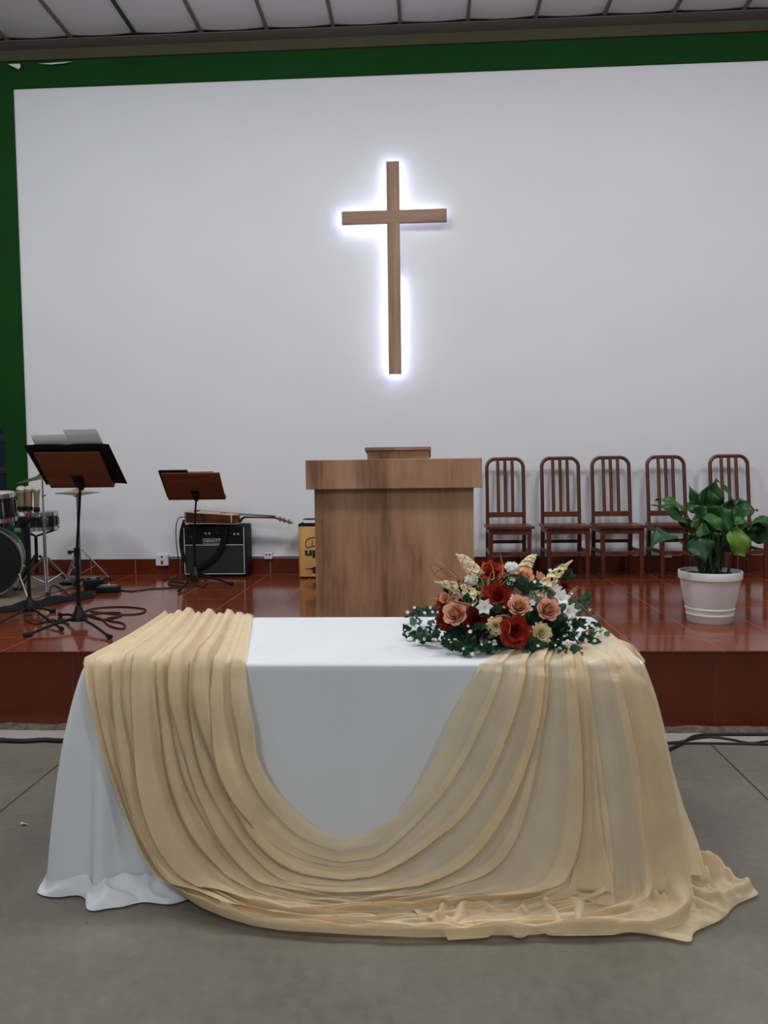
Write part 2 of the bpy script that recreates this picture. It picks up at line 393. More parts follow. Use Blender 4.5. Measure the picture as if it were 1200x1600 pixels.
# left green strip, with an arched opening near its outer side
ax1 = aty(8, 700, WALL-.03).x; zt = aty(3, 622, WALL-.03).z
def arch_out(x0, x1, z0, z1):
    r = (x1-x0)/2; c = (x0+x1)/2; hs = z1-r*.75
    return [(x0, z0), (x1, z0)] + [(c + r*math.cos(a), hs + r*.75*math.sin(a)) for a in [PI*i/16 for i in range(17)]]
ax0 = ax1-1.1
g = MB()
g.box((ax1, WALL-.03, STAGE), (XL, WALL, ZG0), .0)
g.box((-7.5, WALL-.03, STAGE), (ax0, WALL, ZG0), .0)
ol = arch_out(ax0, ax1, 0, zt)[1:]          # ring above the arch
for i in range(1, len(ol)-1):
    (xa, za), (xb, zb) = ol[i], ol[i+1]
    g.add([(xa, WALL-.03, za), (xb, WALL-.03, zb), (xb, WALL-.03, ZG0), (xa, WALL-.03, ZG0), (xa, WALL, za), (xb, WALL, zb)], [(0, 1, 2, 3), (0, 4, 5, 1)])
struct(g.build('trim_3', 'green', smooth=False))
w = MB().prism(arch_out(ax0-.01, ax1+.01, STAGE+.02, zt+.005), .008, lambda a, b, c: (a, WALL-.012+c, b)).build('window_1', 'night', smooth=False)
struct(w)
wb = MB()
for zz in (1.12, 1.42, 1.72, 2.0):
    if zz < zt-.1: wb.box((ax0, WALL-.022, zz-.03), (ax1+.004, WALL-.010, zz+.03), .003)
for xx in (ax0+.36, ax0+.73): wb.box((xx-.02, WALL-.021, STAGE), (xx+.02, WALL-.011, zt-.06), .003)
wb.build('glazing_bars', 'nightbar', w)
# beam under the ceiling
struct(MB().box((-7.5, WALL-.06, aty(600, 71.5, WALL-.06).z), (7.0, WALL-.005, CEIL-.012), .006).build('trim_4', 'beam', smooth=False))
# ceiling of sheets between thin ribs, sagging slightly
RX = [-3.705+i*.5877 for i in range(-6, 18)]
cb = MB()
for a, b in zip(RX[:-1], RX[1:]):
    cb.grid(7, 2, lambda u, v, a=a, b=b: Vector((a+(b-a)*u, -4.5 + (WALL-.02+4.5)*v, CEIL + .012 - .014*math.sin(PI*u))))
struct(cb.build('ceiling', 'ceil', thick=.01, angle=30))
for i, x in enumerate(RX):
    t = MB().box((x-.013, -4.5, CEIL-.018), (x+.013, WALL-.02, CEIL+.03), .002).build('trim_%d' % (5+i), 'rib' if i != 8 else 'nightbar', smooth=False)
    struct(t)
struct(MB().box((-7.5, WALL-.215, CEIL-.022), (7.0, WALL-.02, CEIL-.016), .001).build('trim_40', 'edge_strip', smooth=False))  # brownish strip under the ceiling, along the back wall
# peeling white patches on the beam corner
def patch(name, pts, label, Y=WALL-.066):
    P = [aty(x, y, Y) for x, y in pts]
    return tag(MB().prism([(p.x, p.z) for p in P], .004, lambda a, b, c: (a, Y+c, b)).build(name, 'scrap', smooth=False), label, 'scrap')
patch('torn_tape', [(12, 100), (31, 99.5), (32, 104), (29, 108)], 'torn white triangle stuck at the far left end of the ceiling beam')
patch('torn_tape', [(60, 99.5), (90, 97.5), (113, 96), (100, 98.5), (80, 100.5)], 'thin white torn sliver along the lower edge of the ceiling beam')
# mortar along foot of the riser
mm = MB()
def mortar(u, v):
    x = -7 + 13.5*u; n_ = noise.noise(Vector((x*9, v*2, 3)))
    return Vector((x, EDGE+.015 - .05*v - .012*n_*v, .022*(1-v)*(1+.6*n_) + .002))
mm.grid(700, 5, mortar)
struct(mm.build('baseboard_stage', 'mortar'))

# ------------------------------------------------------------------ cross
CX = aty(614.5, 340, WALL-.115).x
def W(x, y, off=.115): return aty(x, y, WALL-off)
cw = (W(624.5, 252)-W(604.5, 252)).x
ztop, zbot = W(614, 252).z, W(618, 584).z
zc = (W(616, 338)).z; ah = .056
xl, xr = W(534, 341).x, W(698, 336).x
cr = thing('wall_cross', 'wooden cross with white backlight glowing on the white wall', 'cross', (CX, WALL, zbot))
MB().box((CX-cw/2, WALL-.115, zbot), (CX+cw/2, WALL-.075, ztop), .002).build('upright', 'crosswood', cr, smooth=False)
MB().box((xl, WALL-.1155, zc-ah), (xr, WALL-.0748, zc+ah), .002).build('crossbar', 'crosswood_x', cr, smooth=False)
for z_ in (zc, zbot+.3, ztop-.2): MB().box((CX-.02, WALL-.076, z_-.02), (CX+.02, WALL, z_+.02)).build('wall_bracket', 'black', cr, smooth=False)
zmid = W(620, 432).z
def strip(x0, z0, x1, z1):
    MB().box((min(x0, x1)-.004, WALL-.0745, min(z0, z1)-.004), (max(x0, x1)+.004, WALL-.069, max(z0, z1)+.004)).build('led_strip', 'led', cr, smooth=False)
e = cw/2-.012; ae = ah-.012
strip(CX-e, zbot+.01, CX-e, zc-ah); strip(CX-e, zc+ah, CX-e, ztop-.01); strip(CX+e, zc+ah, CX+e, ztop-.01)
strip(CX+e, zbot+.01, CX+e, zmid); strip(CX-e, zbot+.01, CX+e, zbot+.01); strip(CX-e, ztop-.01, CX+e, ztop-.01)
strip(xl+.01, zc+ae, CX-e, zc+ae); strip(xl+.01, zc-ae, CX-e, zc-ae); strip(xl+.01, zc-ae, xl+.01, zc+ae)
strip(CX+e, zc+ae, xr-.02, zc+ae)

# ------------------------------------------------------------------ pulpit
PY = 5.02
def P5(x, y, Y=PY): return aty(x, y, Y)
bl, brr = P5(492.5, 850).x, P5(740.5, 850).x
ll, lr = P5(477.5, 742, PY-.05).x, P5(753.3, 738, PY-.05).x
zl0, zl1 = P5(615, 763.5, PY-.05).z, P5(615, 717.5, PY-.05).z
pu = thing('pulpit', 'large walnut-coloured wooden pulpit standing on the red tiled stage', 'pulpit', ((bl+brr)/2, PY+.25, STAGE))
MB().box((bl, PY, STAGE), (brr, PY+.46, zl0+.03), .003).build('body', 'pulpit', pu, smooth=False)
MB().box((ll, PY-.05, zl0), (lr, PY+.50, zl1), .003).build('ledge', 'pulpit', pu, smooth=False)
tl, tr = P5(573.5, 708, PY+.0).x, P5(670, 708, PY+.0).x
zt1 = P5(620, 699, PY).z
MB().prism([(PY+.02, zl1-.002), (PY+.40, zl1-.002), (PY+.40, zl1+.012), (PY+.02, zt1-.012)], tr-tl, lambda a, b, c: (tl+c, a, b)).build('reading_rest', 'pulpit', pu, smooth=False)
MB().prism([(PY+.0, zt1-.016), (PY+.43, zl1+.010), (PY+.43, zl1+.028), (PY+.0, zt1+.002)], tr-tl+.028, lambda a, b, c: (tl-.014+c, a, b)).build('rest_board', 'crosswood', pu, smooth=False)

# ------------------------------------------------------------------ chairs
def chair_proto():
    r = thing('dining_chair', 'x', 'chair', (0, 0, 0), 'slat-back chairs along the wall')
    fy, by = -.20, .155            # front / rear leg lines (front is -Y)
    lean = .075
    def rear(z):                    # y of back frame at height z
        return by if z < .44 else by + lean*((z-.44)/.62)**1.2
    hw = .178; H = 1.055
    s = MB(); ol = [(-.205, -.235), (.205, -.235), (.200, .14), (-.200, .14)]
    s.prism(ol, .022, lambda a, b, c: (a, b, .437+c)); s.build('seat', 'chair', r, angle=30)
    # back frame: bent hoop of two uprights joined by a rounded top
    pts = [(-hw+.015, rear(z), z) for z in (.44, .6, .75, .9)]
    R_ = .075
    for i in range(9):
        a = PI - PI/2*i/8; z = H-.016-R_+R_*math.sin(a); pts.append((-hw+.015+R_+R_*math.cos(a), rear(z), z))
    for i in range(9):
        a = PI/2 - PI/2*i/8; z = H-.016-R_+R_*math.sin(a); pts.append((hw-.015-R_+R_*math.cos(a), rear(z), z))
    pts += [(hw-.015, rear(z), z) for z in (.9, .75, .6, .44)]
    MB().tube(pts, .0165, 8).build('back_frame', 'chair', r)
    MB().box((-hw+.01, rear(.54)-.012, .515), (hw-.01, rear(.54)+.012, .562), .004).build('back_rail', 'chair', r, smooth=False)
    for x in (-.064, 0, .064):
        MB().tube([(x, rear(z), z) for z in (.555, .65, .75, .85, .95, H-.02)], .0150, 8).build('back_slat', 'chair', r)
    for sx in (-1, 1):
        MB().prism([(-.018, -.018), (.018, -.018), (.018, .018), (-.018, .018)], .437, lambda a, b, c, sx=sx: (sx*.163 + a*(.8+.2*c/.437), fy+b*(.8+.2*c/.437), c)).build('leg', 'chair', r, smooth=False)
        MB().prism([(-.017, -.017), (.017, -.017), (.017, .017), (-.017, .017)], .45, lambda a, b, c, sx=sx: (sx*(hw-.015) + a, by+.02*(1-c/.45)+b, c)).build('leg', 'chair', r, smooth=False)
        MB().box((sx*.170-.009, fy, .215), (sx*.170+.009, by+.01, .245), .003).build('stretcher', 'chair', r, smooth=False)
        MB().box((sx*.170-.009, fy, .392), (sx*.170+.009, by, .437), .003).build('apron', 'chair', r, smooth=False)
    MB().box((-.165, fy-.012, .388), (.165, fy+.010, .437), .003).build('apron', 'chair', r, smooth=False)
    MB().box((-.165, fy-.008, .205), (.165, fy+.008, .24), .003).build('stretcher', 'chair', r, smooth=False)
    MB().box((-.165, by-.008, .28), (.165, by+.008, .31), .003).build('stretcher', 'chair', r, smooth=False)
    return r
CH = [(789, 'reddish-brown wooden slat-back chair next to the pulpit, first of the row'),
      (875, 'reddish-brown wooden slat-back chair, second of the row from the pulpit'),
      (954.5, 'reddish-brown wooden slat-back chair in the middle of the row of five'),
      (1041.5, 'reddish-brown wooden slat-back chair whose seat is half hidden by plant leaves'),
      (1139, 'reddish-brown wooden slat-back chair directly behind the potted plant, last of the row')]
ch0 = chair_proto()
for i, (px, lb) in enumerate(CH):
    c = ch0 if i == 0 else copy_tree(ch0)
    c.location = (aty(px, 716, 7.24).x, 7.03, STAGE); c['label'] = lb
    c.rotation_euler = (0, 0, math.radians((0, 0, .8, 2.0, 0)[i]))

# ------------------------------------------------------------------ potted plant
pc = Vector((0, 0, 0)); pc.x = atz(1109, 960, STAGE).x; 
PYc = 4.985; pc = Vector((aty(1109, 935, PYc).x, PYc, STAGE))
pp = thing('potted_plant', 'broad-leaved green plant in a white round pot on the stage', 'plant', pc)
rimr = .187; ph = aty(1109, 897, PYc-.17).z - STAGE
prof = [(.02, 0), (.128, 0), (.133, .006), (.138, .045), (.141, .048), (.141, .056), (.139, .059), (.142, .080), (.146, .083), (.146, .090), (.143, .094)]
prof += [(.143+.033*t**.8, .094+(ph-.055-.094)*t) for t in (.2, .4, .6, .8, 1)]
prof += [(.178, ph-.052), (.186, ph-.046), (.188, ph-.006), (.185, ph), (.178, ph), (.175, ph-.03), (.172, ph-.04)]
MB().lathe(prof, 64, pc, cap=False).build('pot', 'pot', pp)
sm = MB()
def soil(u, v):
    a = 2*PI*v; r_ = .173*u; return pc + Vector((r_*math.cos(a), r_*math.sin(a), ph-.028 + .014*noise.noise(Vector((r_*math.cos(a)*30, r_*math.sin(a)*30, 0)))))
sm.grid(10, 49, soil); sm.build('soil', 'soil', pp)
def leaf_blade(mb, base, tip, width, nrm, droop=.12, fold=.18, n=17, wave=.06, wpow=.64):
    """an ovate leaf from base to tip, curved along its midrib"""
    base, tip = Vector(base), Vector(tip); ax = tip-base; L = ax.length; ax.normalize()
    nrm = Vector(nrm); nrm = (nrm-ax*nrm.dot(ax)).normalized(); sd = ax.cross(nrm)
    ph_ = random.random()*6
    def fn(u, v):
        w = width/2*(math.sin(PI*min(1, u**wpow))**.85)*(1-.25*u) * 1.12
        if u > .72: w *= max(0, (1-u)/.28)**.75 if u < 1 else 0
        s_ = (v-.5)*2
        arch = droop*L*(4*u*(1-u))
        z = arch + fold*w*abs(s_) - .06*w*s_*s_ + wave*width*math.sin(u*9+ph_+s_*1.5)*abs(s_)
        return base + ax*(L*u) + sd*(w*s_) + nrm*z
    mb.grid(n, 9, fn)
def plant_leaf(b, t, wpx, Yb, Yt, nrm, m, droop=.12, fold=.15, root=None):
    base = aty(b[0], b[1], Yb); tip = aty(t[0], t[1], Yt)
    mb = MB(); leaf_blade(mb, base, tip, wpx*1.22/F*5.0, nrm, droop, fold, wave=.11)
    lf = mb.build('leaf', m, pp, thick=.0012, angle=80)
    rt = pc + Vector((random.uniform(-.07, .07), random.uniform(-.06, .06), ph-.03)) if root is None else root
    d = (tip-base).normalized(); mid = rt.lerp(base, .55) + Vector((0, 0, .03))
    MB().tube(spline([rt, mid, base-d*.005, base+d*.03], 14), [.0065-.003*i/13 for i in range(14)], 7).build('stem', 'stem', pp)
def Z(cx, cy): return (1000+cx/6, 740+cy/6)
N_ = (0, -1, .35)
LV = [((440, 470), (105, 290), 24, 5.0, 4.95, (-.2, -.6, .8), 'leaf', .10),
      ((430, 380), (145, 245), 22, 5.05, 5.05, (0, -.5, .9), 'leaf2', .15),
      ((540, 600)[:1]+(350,), (430, 265), 17, 5.02, 5.06, (-.3, -.7, .5), 'leaf', .05),
      ((315, 585), (75, 745), 25, 4.95, 4.85, (-.5, -.8, .7), 'leaf4', .30),
      ((620, 330), (715, 42), 30, 5.0, 5.0, (.15, -1, .3), 'leaf', .10),
      ((590, 390), (455, 105), 18, 5.04, 5.06, (-.4, -.8, .3), 'leaf', .08),
      ((700, 330), (640, 130), 18, 4.96, 4.97, (.1, -1, .1), 'leaf', .05),
      ((880, 320), (715, 60), 12, 5.1, 5.05, (.6, -.5, .5), 'leaf2', .10),
      ((830, 345), (905, 300), 16, 5.1, 5.1, (.2, -.8, .5), 'leaf', .15),
      ((700, 470), (870, 330), 38, 4.92, 4.90, (0, -1, .35), 'leaf', .14),
      ((600, 390), (775, 570), 20, 4.86, 4.80, (.2, -.8, .5), 'leaf2', .18),
      ((545, 600), (605, 845), 31, 4.86, 4.80, (-.1, -1, .2), 'leaf4', .10),
      ((850, 530), (1000, 815), 33, 4.84, 4.82, (.35, -1, .30), 'leaf3', .05),
      ((890, 400), (1105, 345), 25, 5.02, 5.0, (.1, -.7, .8), 'leaf', .25),
      ((830, 480), (1030, 445), 14, 4.92, 4.92, (0, -.6, .8), 'leaf2', .15),
      ((1060, 450), (1290, 560), 34, 4.98, 4.9, (.3, -.7, .8), 'leaf', .28),
      ((1000, 560), (1230, 650), 28, 5.02, 4.98, (.1, -.8, .5), 'leaf', .20),
      ((530, 530), (670, 575), 20, 4.9, 4.86, (-.1, -.8, .5), 'leaf2', .18),
      ((850, 440), (1010, 560), 22, 5.05, 5.0, (.1, -.9, .3), 'leaf', .15),
      ((560, 420), (640, 290), 24, 4.95, 4.96, (-.1, -1, .2), 'leaf', .10),
      ((470, 520), (345, 430), 18, 5.04, 5.02, (-.3, -.8, .6), 'leaf', .15),
      ((640, 520), (720, 410), 26, 4.97, 4.95, (0, -1, .3), 'leaf', .1),
      ((760, 520), (640, 600), 22, 5.04, 4.98, (-.1, -.8, .5), 'leaf', .15),
      ((1030, 480), (1200, 520), 16, 4.95, 4.92, (.1, -.8, .6), 'leaf2', .2),
      ((760, 430), (960, 230), 22, 5.1, 5.14, (.2, -.6, .6), 'leaf', .12),
      ((960, 340), (930, 225), 18, 5.05, 5.05, (.2, -.9, .3), 'leaf4', .08),
      ((650, 640), (560, 560), 18, 5.06, 5.02, (-.2, -.8, .4), 'leaf', .1),
      ((700, 560), (860, 640), 18, 5.12, 5.12, (.1, -.9, .4), 'leaf', .1),
      ((560, 700), (440, 560), 20, 5.08, 5.08, (-.2, -.9, .3), 'leaf', .1), ((690, 720), (620, 600), 18, 5.0, 4.98, (0, -1, .2), 'leaf', .1),
      ((780, 720), (850, 590), 20, 5.08, 5.1, (.2, -1, .2), 'leaf', .1), ((900, 640), (1000, 600), 18, 5.08, 5.1, (.2, -.8, .4), 'leaf', .12),
      ((640, 330), (800, 220), 20, 5.08, 5.1, (.2, -.8, .5), 'leaf', .12), ((480, 450), (600, 470), 20, 5.0, 4.95, (0, -.9, .5), 'leaf', .1),
      ((800, 480), (920, 470), 22, 4.98, 4.94, (.1, -.9, .4), 'leaf', .12), ((950, 500), (1080, 600), 22, 5.06, 5.04, (.1, -.9, .4), 'leaf', .15)]
for b, t, wp, yb, yt, nn, m_, dr in LV: plant_leaf(Z(*b), Z(*t), wp, yb, yt, nn, m_, dr)
for k in range(14):
    a = random.uniform(0, 2*PI); r_ = random.uniform(.01, .10)
    b0 = pc + Vector((r_*math.cos(a), r_*math.sin(a), ph-.03)); b1 = b0 + Vector((.35*r_*math.cos(a)+random.uniform(-.03, .03), random.uniform(-.03, .03), random.uniform(.22, .36)))
    MB().tube(spline([b0, b0.lerp(b1, .5)+Vector((random.uniform(-.01, .01), 0, 0)), b1], 9), [.009-.0005*i for i in range(9)], 7).build('stem', 'stem', pp)

# ------------------------------------------------------------------ table, cloth and drape
TX0, TX1, TY0, TY1 = -1.150, .702, 2.60, 3.41
tb = thing('folding_table', 'long rectangular table hidden beneath the white cloth in front of the stage', 'table', ((TX0+TX1)/2, (TY0+TY1)/2, 0))
MB().box((TX0+.015, TY0+.015, TOP-.035), (TX1-.015, TY1-.015, TOP-.004), .004).build('tabletop', 'table', tb, smooth=False)
for x in (TX0+.12, TX1-.12):
    for y in (TY0+.12, TY1-.12): MB().tube([(x, y, 0), (x, y, TOP-.03)], .014).build('leg', 'black', tb)

def outl(d, rad, n=32):
    """rounded rectangle offset outwards by d, starting at the back middle, counter-clockwise seen from above"""
    x0, x1, y0, y1 = TX0-d, TX1+d, TY0-d, TY1+d
    P = []
    def seg(a, b, m):
        for i in range(m): P.append(Vector((a[0]+(b[0]-a[0])*i/m, a[1]+(b[1]-a[1])*i/m)))
    def arc(cx, cy, a0, m=18):
        for i in range(m): a = a0 + PI/2*i/m; P.append(Vector((cx+rad*math.cos(a), cy+rad*math.sin(a))))
    xm = (x0+x1)/2
    seg((xm, y1), (x0+rad, y1), 50); arc(x0+rad, y1-rad, PI/2)
    seg((x0, y1-rad), (x0, y0+rad), 50); arc(x0+rad, y0+rad, PI)
    seg((x0+rad, y0), (x1-rad, y0), 190); arc(x1-rad, y0+rad, PI*1.5)
    seg((x1, y0+rad), (x1, y1-rad), 50); arc(x1-rad, y1-rad, 0)
    seg((x1-rad, y1), (xm, y1), 50)
    return P
rows = []
def cloth_row(k):
    """k in [-1, 2]: -1..0 rounding of the table edge, 0..1 hanging, 1..2 lying on the floor"""
    base = outl(0, .03); big = outl(.10, .13); out = []
    n = len(base)
    for i in range(n):
        b = base[i]; g_ = big[i]; dirn = (g_-b); dirn = dirn.normalized() if dirn.length > 1e-6 else Vector((0, 0))
        cx = min(abs(b.x-TX0), abs(b.x-TX1)); cyf = abs(b.y-TY0)
        corner = math.exp(-((min(abs(b.x-TX0), abs(b.x-TX1))**2 + min(abs(b.y-TY0), abs(b.y-TY1))**2)/.05))
        left = 1 if b.x < -.9 else 0
        s = i*.047
        rip = math.sin(i*.19+.7)*.55 + corner*.7*math.sin(i*.46+.4) + math.sin(i*.083+1.9)*.9 + math.sin(i*.41)*.22
        if k <= 0:
            t = k+1; off = .004 + .008*math.sin(t*PI/2); z = TOP + .004 - .010*(1-math.cos(t*PI/2))
            p = b + dirn*(off-.008*(1-t)); out.append(Vector((p.x, p.y, z)))
        elif k <= 1:
            t = k; z = TOP-.006 - (TOP-.045)*t
            flare = .012 + .030*t + (.045*t**.9)*corner*(.45+.55*abs(dirn.x)) + (.085*t**.75 + .022*math.sin(PI*t**.8))*left*abs(dirn.x)
            off = flare + rip*(.011+.013*corner+.006*left)*t**.9
            p = b + dirn*off; out.append(Vector((p.x, p.y, max(z, .012))))
        else:
            t = k-1
            fl = .042 + .045*corner*(.45+.55*abs(dirn.x)) + .085*left*abs(dirn.x)
            ex = .085 + .03*math.sin(i*.13+.5) + .02*math.sin(i*.31)
            ex *= 1-.62*min(1, abs(dirn.x)*1.3)
            if b.x > -.45: ex *= 1-.6*sstep(-.45, -.1, b.x)
            if b.y > TY0+.1: ex *= .8
            off = fl + rip*(.011+.013*corner+.006*left) + ex*t
            q_ = b + dirn*off
            w1 = noise.noise(Vector((q_.x*9, q_.y*9, 2.0))); w2 = noise.noise(Vector((q_.x*22+w1*2, q_.y*22, 7.0)))
            rid = (1-abs(noise.noise(Vector((q_.x*7+.6*w1, q_.y*13, 4.0)))*2.2))
            z = .045*(1-t)**2.2 + .006 + max(0, .034*rid + .018*w1 + .010*w2)*(1-.75*sstep(-.45, -.1, b.x))*math.sin(PI*min(1, .08+.92*t))**.6
            off += .03*w1*t
            p = b + dirn*off; out.append(Vector((p.x, p.y, max(.005, z))))
    return out
ks = [-1, -.66, -.33, 0] + [.03, .07, .12] + [.12+.88*i/26 for i in range(1, 27)] + [1+i/14 for i in range(1, 15)]
for k in ks: rows.append(cloth_row(k))
tcl = MB(); n = len(rows[0])
tcl.v = [p for r_ in rows for p in r_]
tcl.f = [(a*n+i, a*n+(i+1) % n, (a+1)*n+(i+1) % n, (a+1)*n+i) for a in range(len(rows)-1) for i in range(n)]
tcl.f.append(tuple(range(n-1, -1, -1)))
co = tcl.build('tablecloth', 'cloth', angle=80)
tag(co, 'white floor-length cloth covering the table in front of the stage', 'tablecloth')

# drape: the profile (y, z) of what it lies on, from behind the table over its top and down to the floor
PROF = [(TY1+.035, .30), (TY1+.03, .70), (TY1+.012, TOP+.006), (TY1-.02, TOP+.014), (TY0+.02, TOP+.014), (TY0-.012, TOP+.004), (TY0-.035, TOP-.05), (TY0-.075, .30),
        (TY0-.095, .15), (TY0-.125, .08), (TY0-.17, .045), (TY0-.23, .022), (TY0-.32, .012), (1.5, .012)]
def onprof(px, py):
    d = ray(px, py); best = None
    for (y0, z0), (y1, z1) in zip(PROF[:-1], PROF[1:]):
        # CAM + t d meets the segment
        dy, dz = y1-y0, z1-z0; den = d.y*dz - d.z*dy
        if abs(den) < 1e-9: continue
        t = ((y0-CAM.y)*dz - (z0-CAM.z)*dy)/den
        q = CAM + d*t; s = ((q.y-y0)*dy + (q.z-z0)*dz)/(dy*dy+dz*dz)
        if t > 0 and -1e-6 <= s <= 1+1e-6 and (best is None or t < best[0]): best = (t, q)
    return best[1]
G = [([(394, 964), (389, 1000)], [(384, 1037), (388, 1085), (397, 1135), (402, 1180), (425, 1225), (455, 1260), (490, 1290), (540, 1306)], [(575, 1298), (600, 1284), (630, 1260), (670, 1195), (707, 1115), (738, 1060), (750, 1037)], [(775, 1022), (800, 1012)]),
     ([(376, 964), (362, 1000)], [(347, 1037), (352, 1100), (364, 1170), (387, 1230), (420, 1285), (465, 1325), (520, 1343), (560, 1342)], [(600, 1330), (675, 1260), (725, 1190), (755, 1130), (775, 1080), (787, 1037)], [(800, 1022), (815, 1010)]),
     ([(354, 964), (338, 1000)], [(318, 1037), (325, 1110), (340, 1180), (365, 1240), (405, 1300), (460, 1345), (520, 1362), (560, 1362)], [(600, 1352), (700, 1290), (750, 1230), (785, 1155), (808, 1085), (818, 1037)], [(826, 1022), (835, 1010)]),
     ([(333, 964), (313, 1000)], [(290, 1037), (297, 1110), (312, 1190), (340, 1260), (385, 1325), (440, 1375), (510, 1393), (570, 1392)], [(620, 1382), (710, 1342), (765, 1285), (805, 1205), (830, 1120), (838, 1037)], [(845, 1022), (850, 1010)]),
     ([(314, 964), (290, 1000)], [(262, 1037), (270, 1110), (285, 1200), (315, 1280), (360, 1345), (420, 1393), (500, 1413), (560, 1415)], [(620, 1409), (700, 1388), (765, 1360), (800, 1320), (822, 1260), (838, 1180), (850, 1100), (854, 1037)], [(860, 1022), (864, 1010)]),
     ([(300, 964), (268, 1000)], [(232, 1037), (240, 1110), (256, 1200), (288, 1290), (335, 1360), (400, 1410), (490, 1427), (580, 1426)], [(700, 1417), (800, 1408), (860, 1390), (893, 1354), (906, 1290), (905, 1190), (896, 1095), (890, 1037)], [(885, 1022), (880, 1010)]),
     ([(285, 965), (246, 1000)], [(200, 1037), (208, 1110), (225, 1200), (258, 1295), (310, 1375), (380, 1422), (480, 1438), (600, 1438)], [(750, 1430), (860, 1418), (935, 1402), (957, 1370), (950, 1280), (937, 1190), (924, 1100), (916, 1037)], [(908, 1022), (893, 1008)]),
     ([(268, 966), (220, 1000)], [(165, 1037), (174, 1110), (193, 1200), (228, 1300), (285, 1390), (360, 1435), (470, 1450), (620, 1452)], [(780, 1447), (900, 1438), (985, 1424), (1014, 1385), (1006, 1290), (990, 1190), (970, 1100), (953, 1037)], [(932, 1020), (905, 1006)]),
     ([(250, 967), (197, 1000)], [(130, 1037), (141, 1090), (158, 1155), (183, 1225), (206, 1280), (233, 1335), (265, 1375), (308, 1415), (390, 1446), (490, 1459), (640, 1466)], [(760, 1464), (900, 1460), (1030, 1456), (1075, 1440), (1084, 1400), (1068, 1320), (1048, 1200), (1028, 1110), (1004, 1041)], [(975, 1010), (942, 982)])]
NB, NL, NR = 200, 130, 130
GC = []
for tlf, L_, R_, trt in G:
    a = [onprof(*p) for p in tlf]; l = [onprof(*p) for p in L_]; r_ = [onprof(*p) for p in R_]; t_ = [onprof(*p) for p in trt]
    back = [Vector((a[0].x, TY1+.034, .42)), Vector((a[0].x, TY1+.025, .66)), Vector((a[0].x, TY1-.012, TOP+.014))]
    GC.append(spline(back + a + [l[0]], 42) + spline(l + r_, NL+NR-1)[1:] + spline([r_[-1]] + t_, 30)[1:])
NA = len(GC[0]); iL = 41; iB = 41+NL-1; iR = iB+NR-1
# outermost edge on the right wraps round the end of the table
wrap = []
for i, p in enumerate(GC[-1]):
    w_ = sstep(iB+.62*(iR-iB), iB+.8*(iR-iB), i)
    q = Vector(p) + Vector((.0, .004, -.002))*(1-w_)
    q += Vector((-.015, .55, 0))*w_
    if i > iR: q = Vector((max(p.x, TX1+.014), p.y+.3, p.z-.05))*.999
    wrap.append(q)
C_ = np.array([[list(p) for p in g_] for g_ in GC])      # guides x NA x 3
def across(b):
    """Catmull-Rom over the guides at b in [0, 8]"""
    i = min(int(b), 7); t = b-i
    p1, p2 = C_[i], C_[i+1]; p0 = C_[i-1] if i > 0 else 2*p1-p2; p3 = C_[i+2] if i < 7 else 2*p2-p1
    return .5*((2*p1)+(p2-p0)*t+(2*p0-5*p1+4*p2-p3)*t*t+(3*p1-p0-3*p2+p3)*t**3)
bs = [8*j/(NB-1) for j in range(NB)]
S = np.array([across(b) for b in bs])                    # NB x NA x 3
def normals(S):
    z = S[..., 2]; n = np.zeros_like(S)
    up = np.clip((z-(TOP-.03))/.04, 0, 1) + np.clip((.10-z)/.09, 0, 1)
    n[..., 1] = -(1-up) - .2*(z < .1); n[..., 2] = up + .1
    behind = (S[..., 1] > TY1) ; n[behind] = (0, .8, .4)
    n /= np.linalg.norm(n, axis=2, keepdims=True)
    return n
Nn = normals(S)
rnd = random.Random(3)
cre = sorted([0.0] + [j*.665 + rnd.uniform(-.22, .22) for j in range(1, 12)] + [8.0])
def saw(b, C=cre, steep=.10):
    for i in range(len(C)-1):
        if C[i] <= b <= C[i+1]:
            t = (b-C[i])/(C[i+1]-C[i])
            up = sstep(0, 1-steep, t); dn = 1-sstep(1-steep, 1, t)
            global fold_i
            fold_i = i
            return (up*dn)*(.45+.85*((i*37) % 5)/4), t
    return 0, 0.
cre2 = [0, 1.0, 2.0, 3.1, 4.0, 5.0, 6.05, 7.1, 8.0]
cre3 = sorted([0.0, 8.0] + [j*.37 + rnd.uniform(-.1, .1) for j in range(1, 21)])
dens = np.zeros((NB, NA))
Tb = np.gradient(S, axis=0); Tb /= np.maximum(np.linalg.norm(Tb, axis=2, keepdims=True), 1e-9)
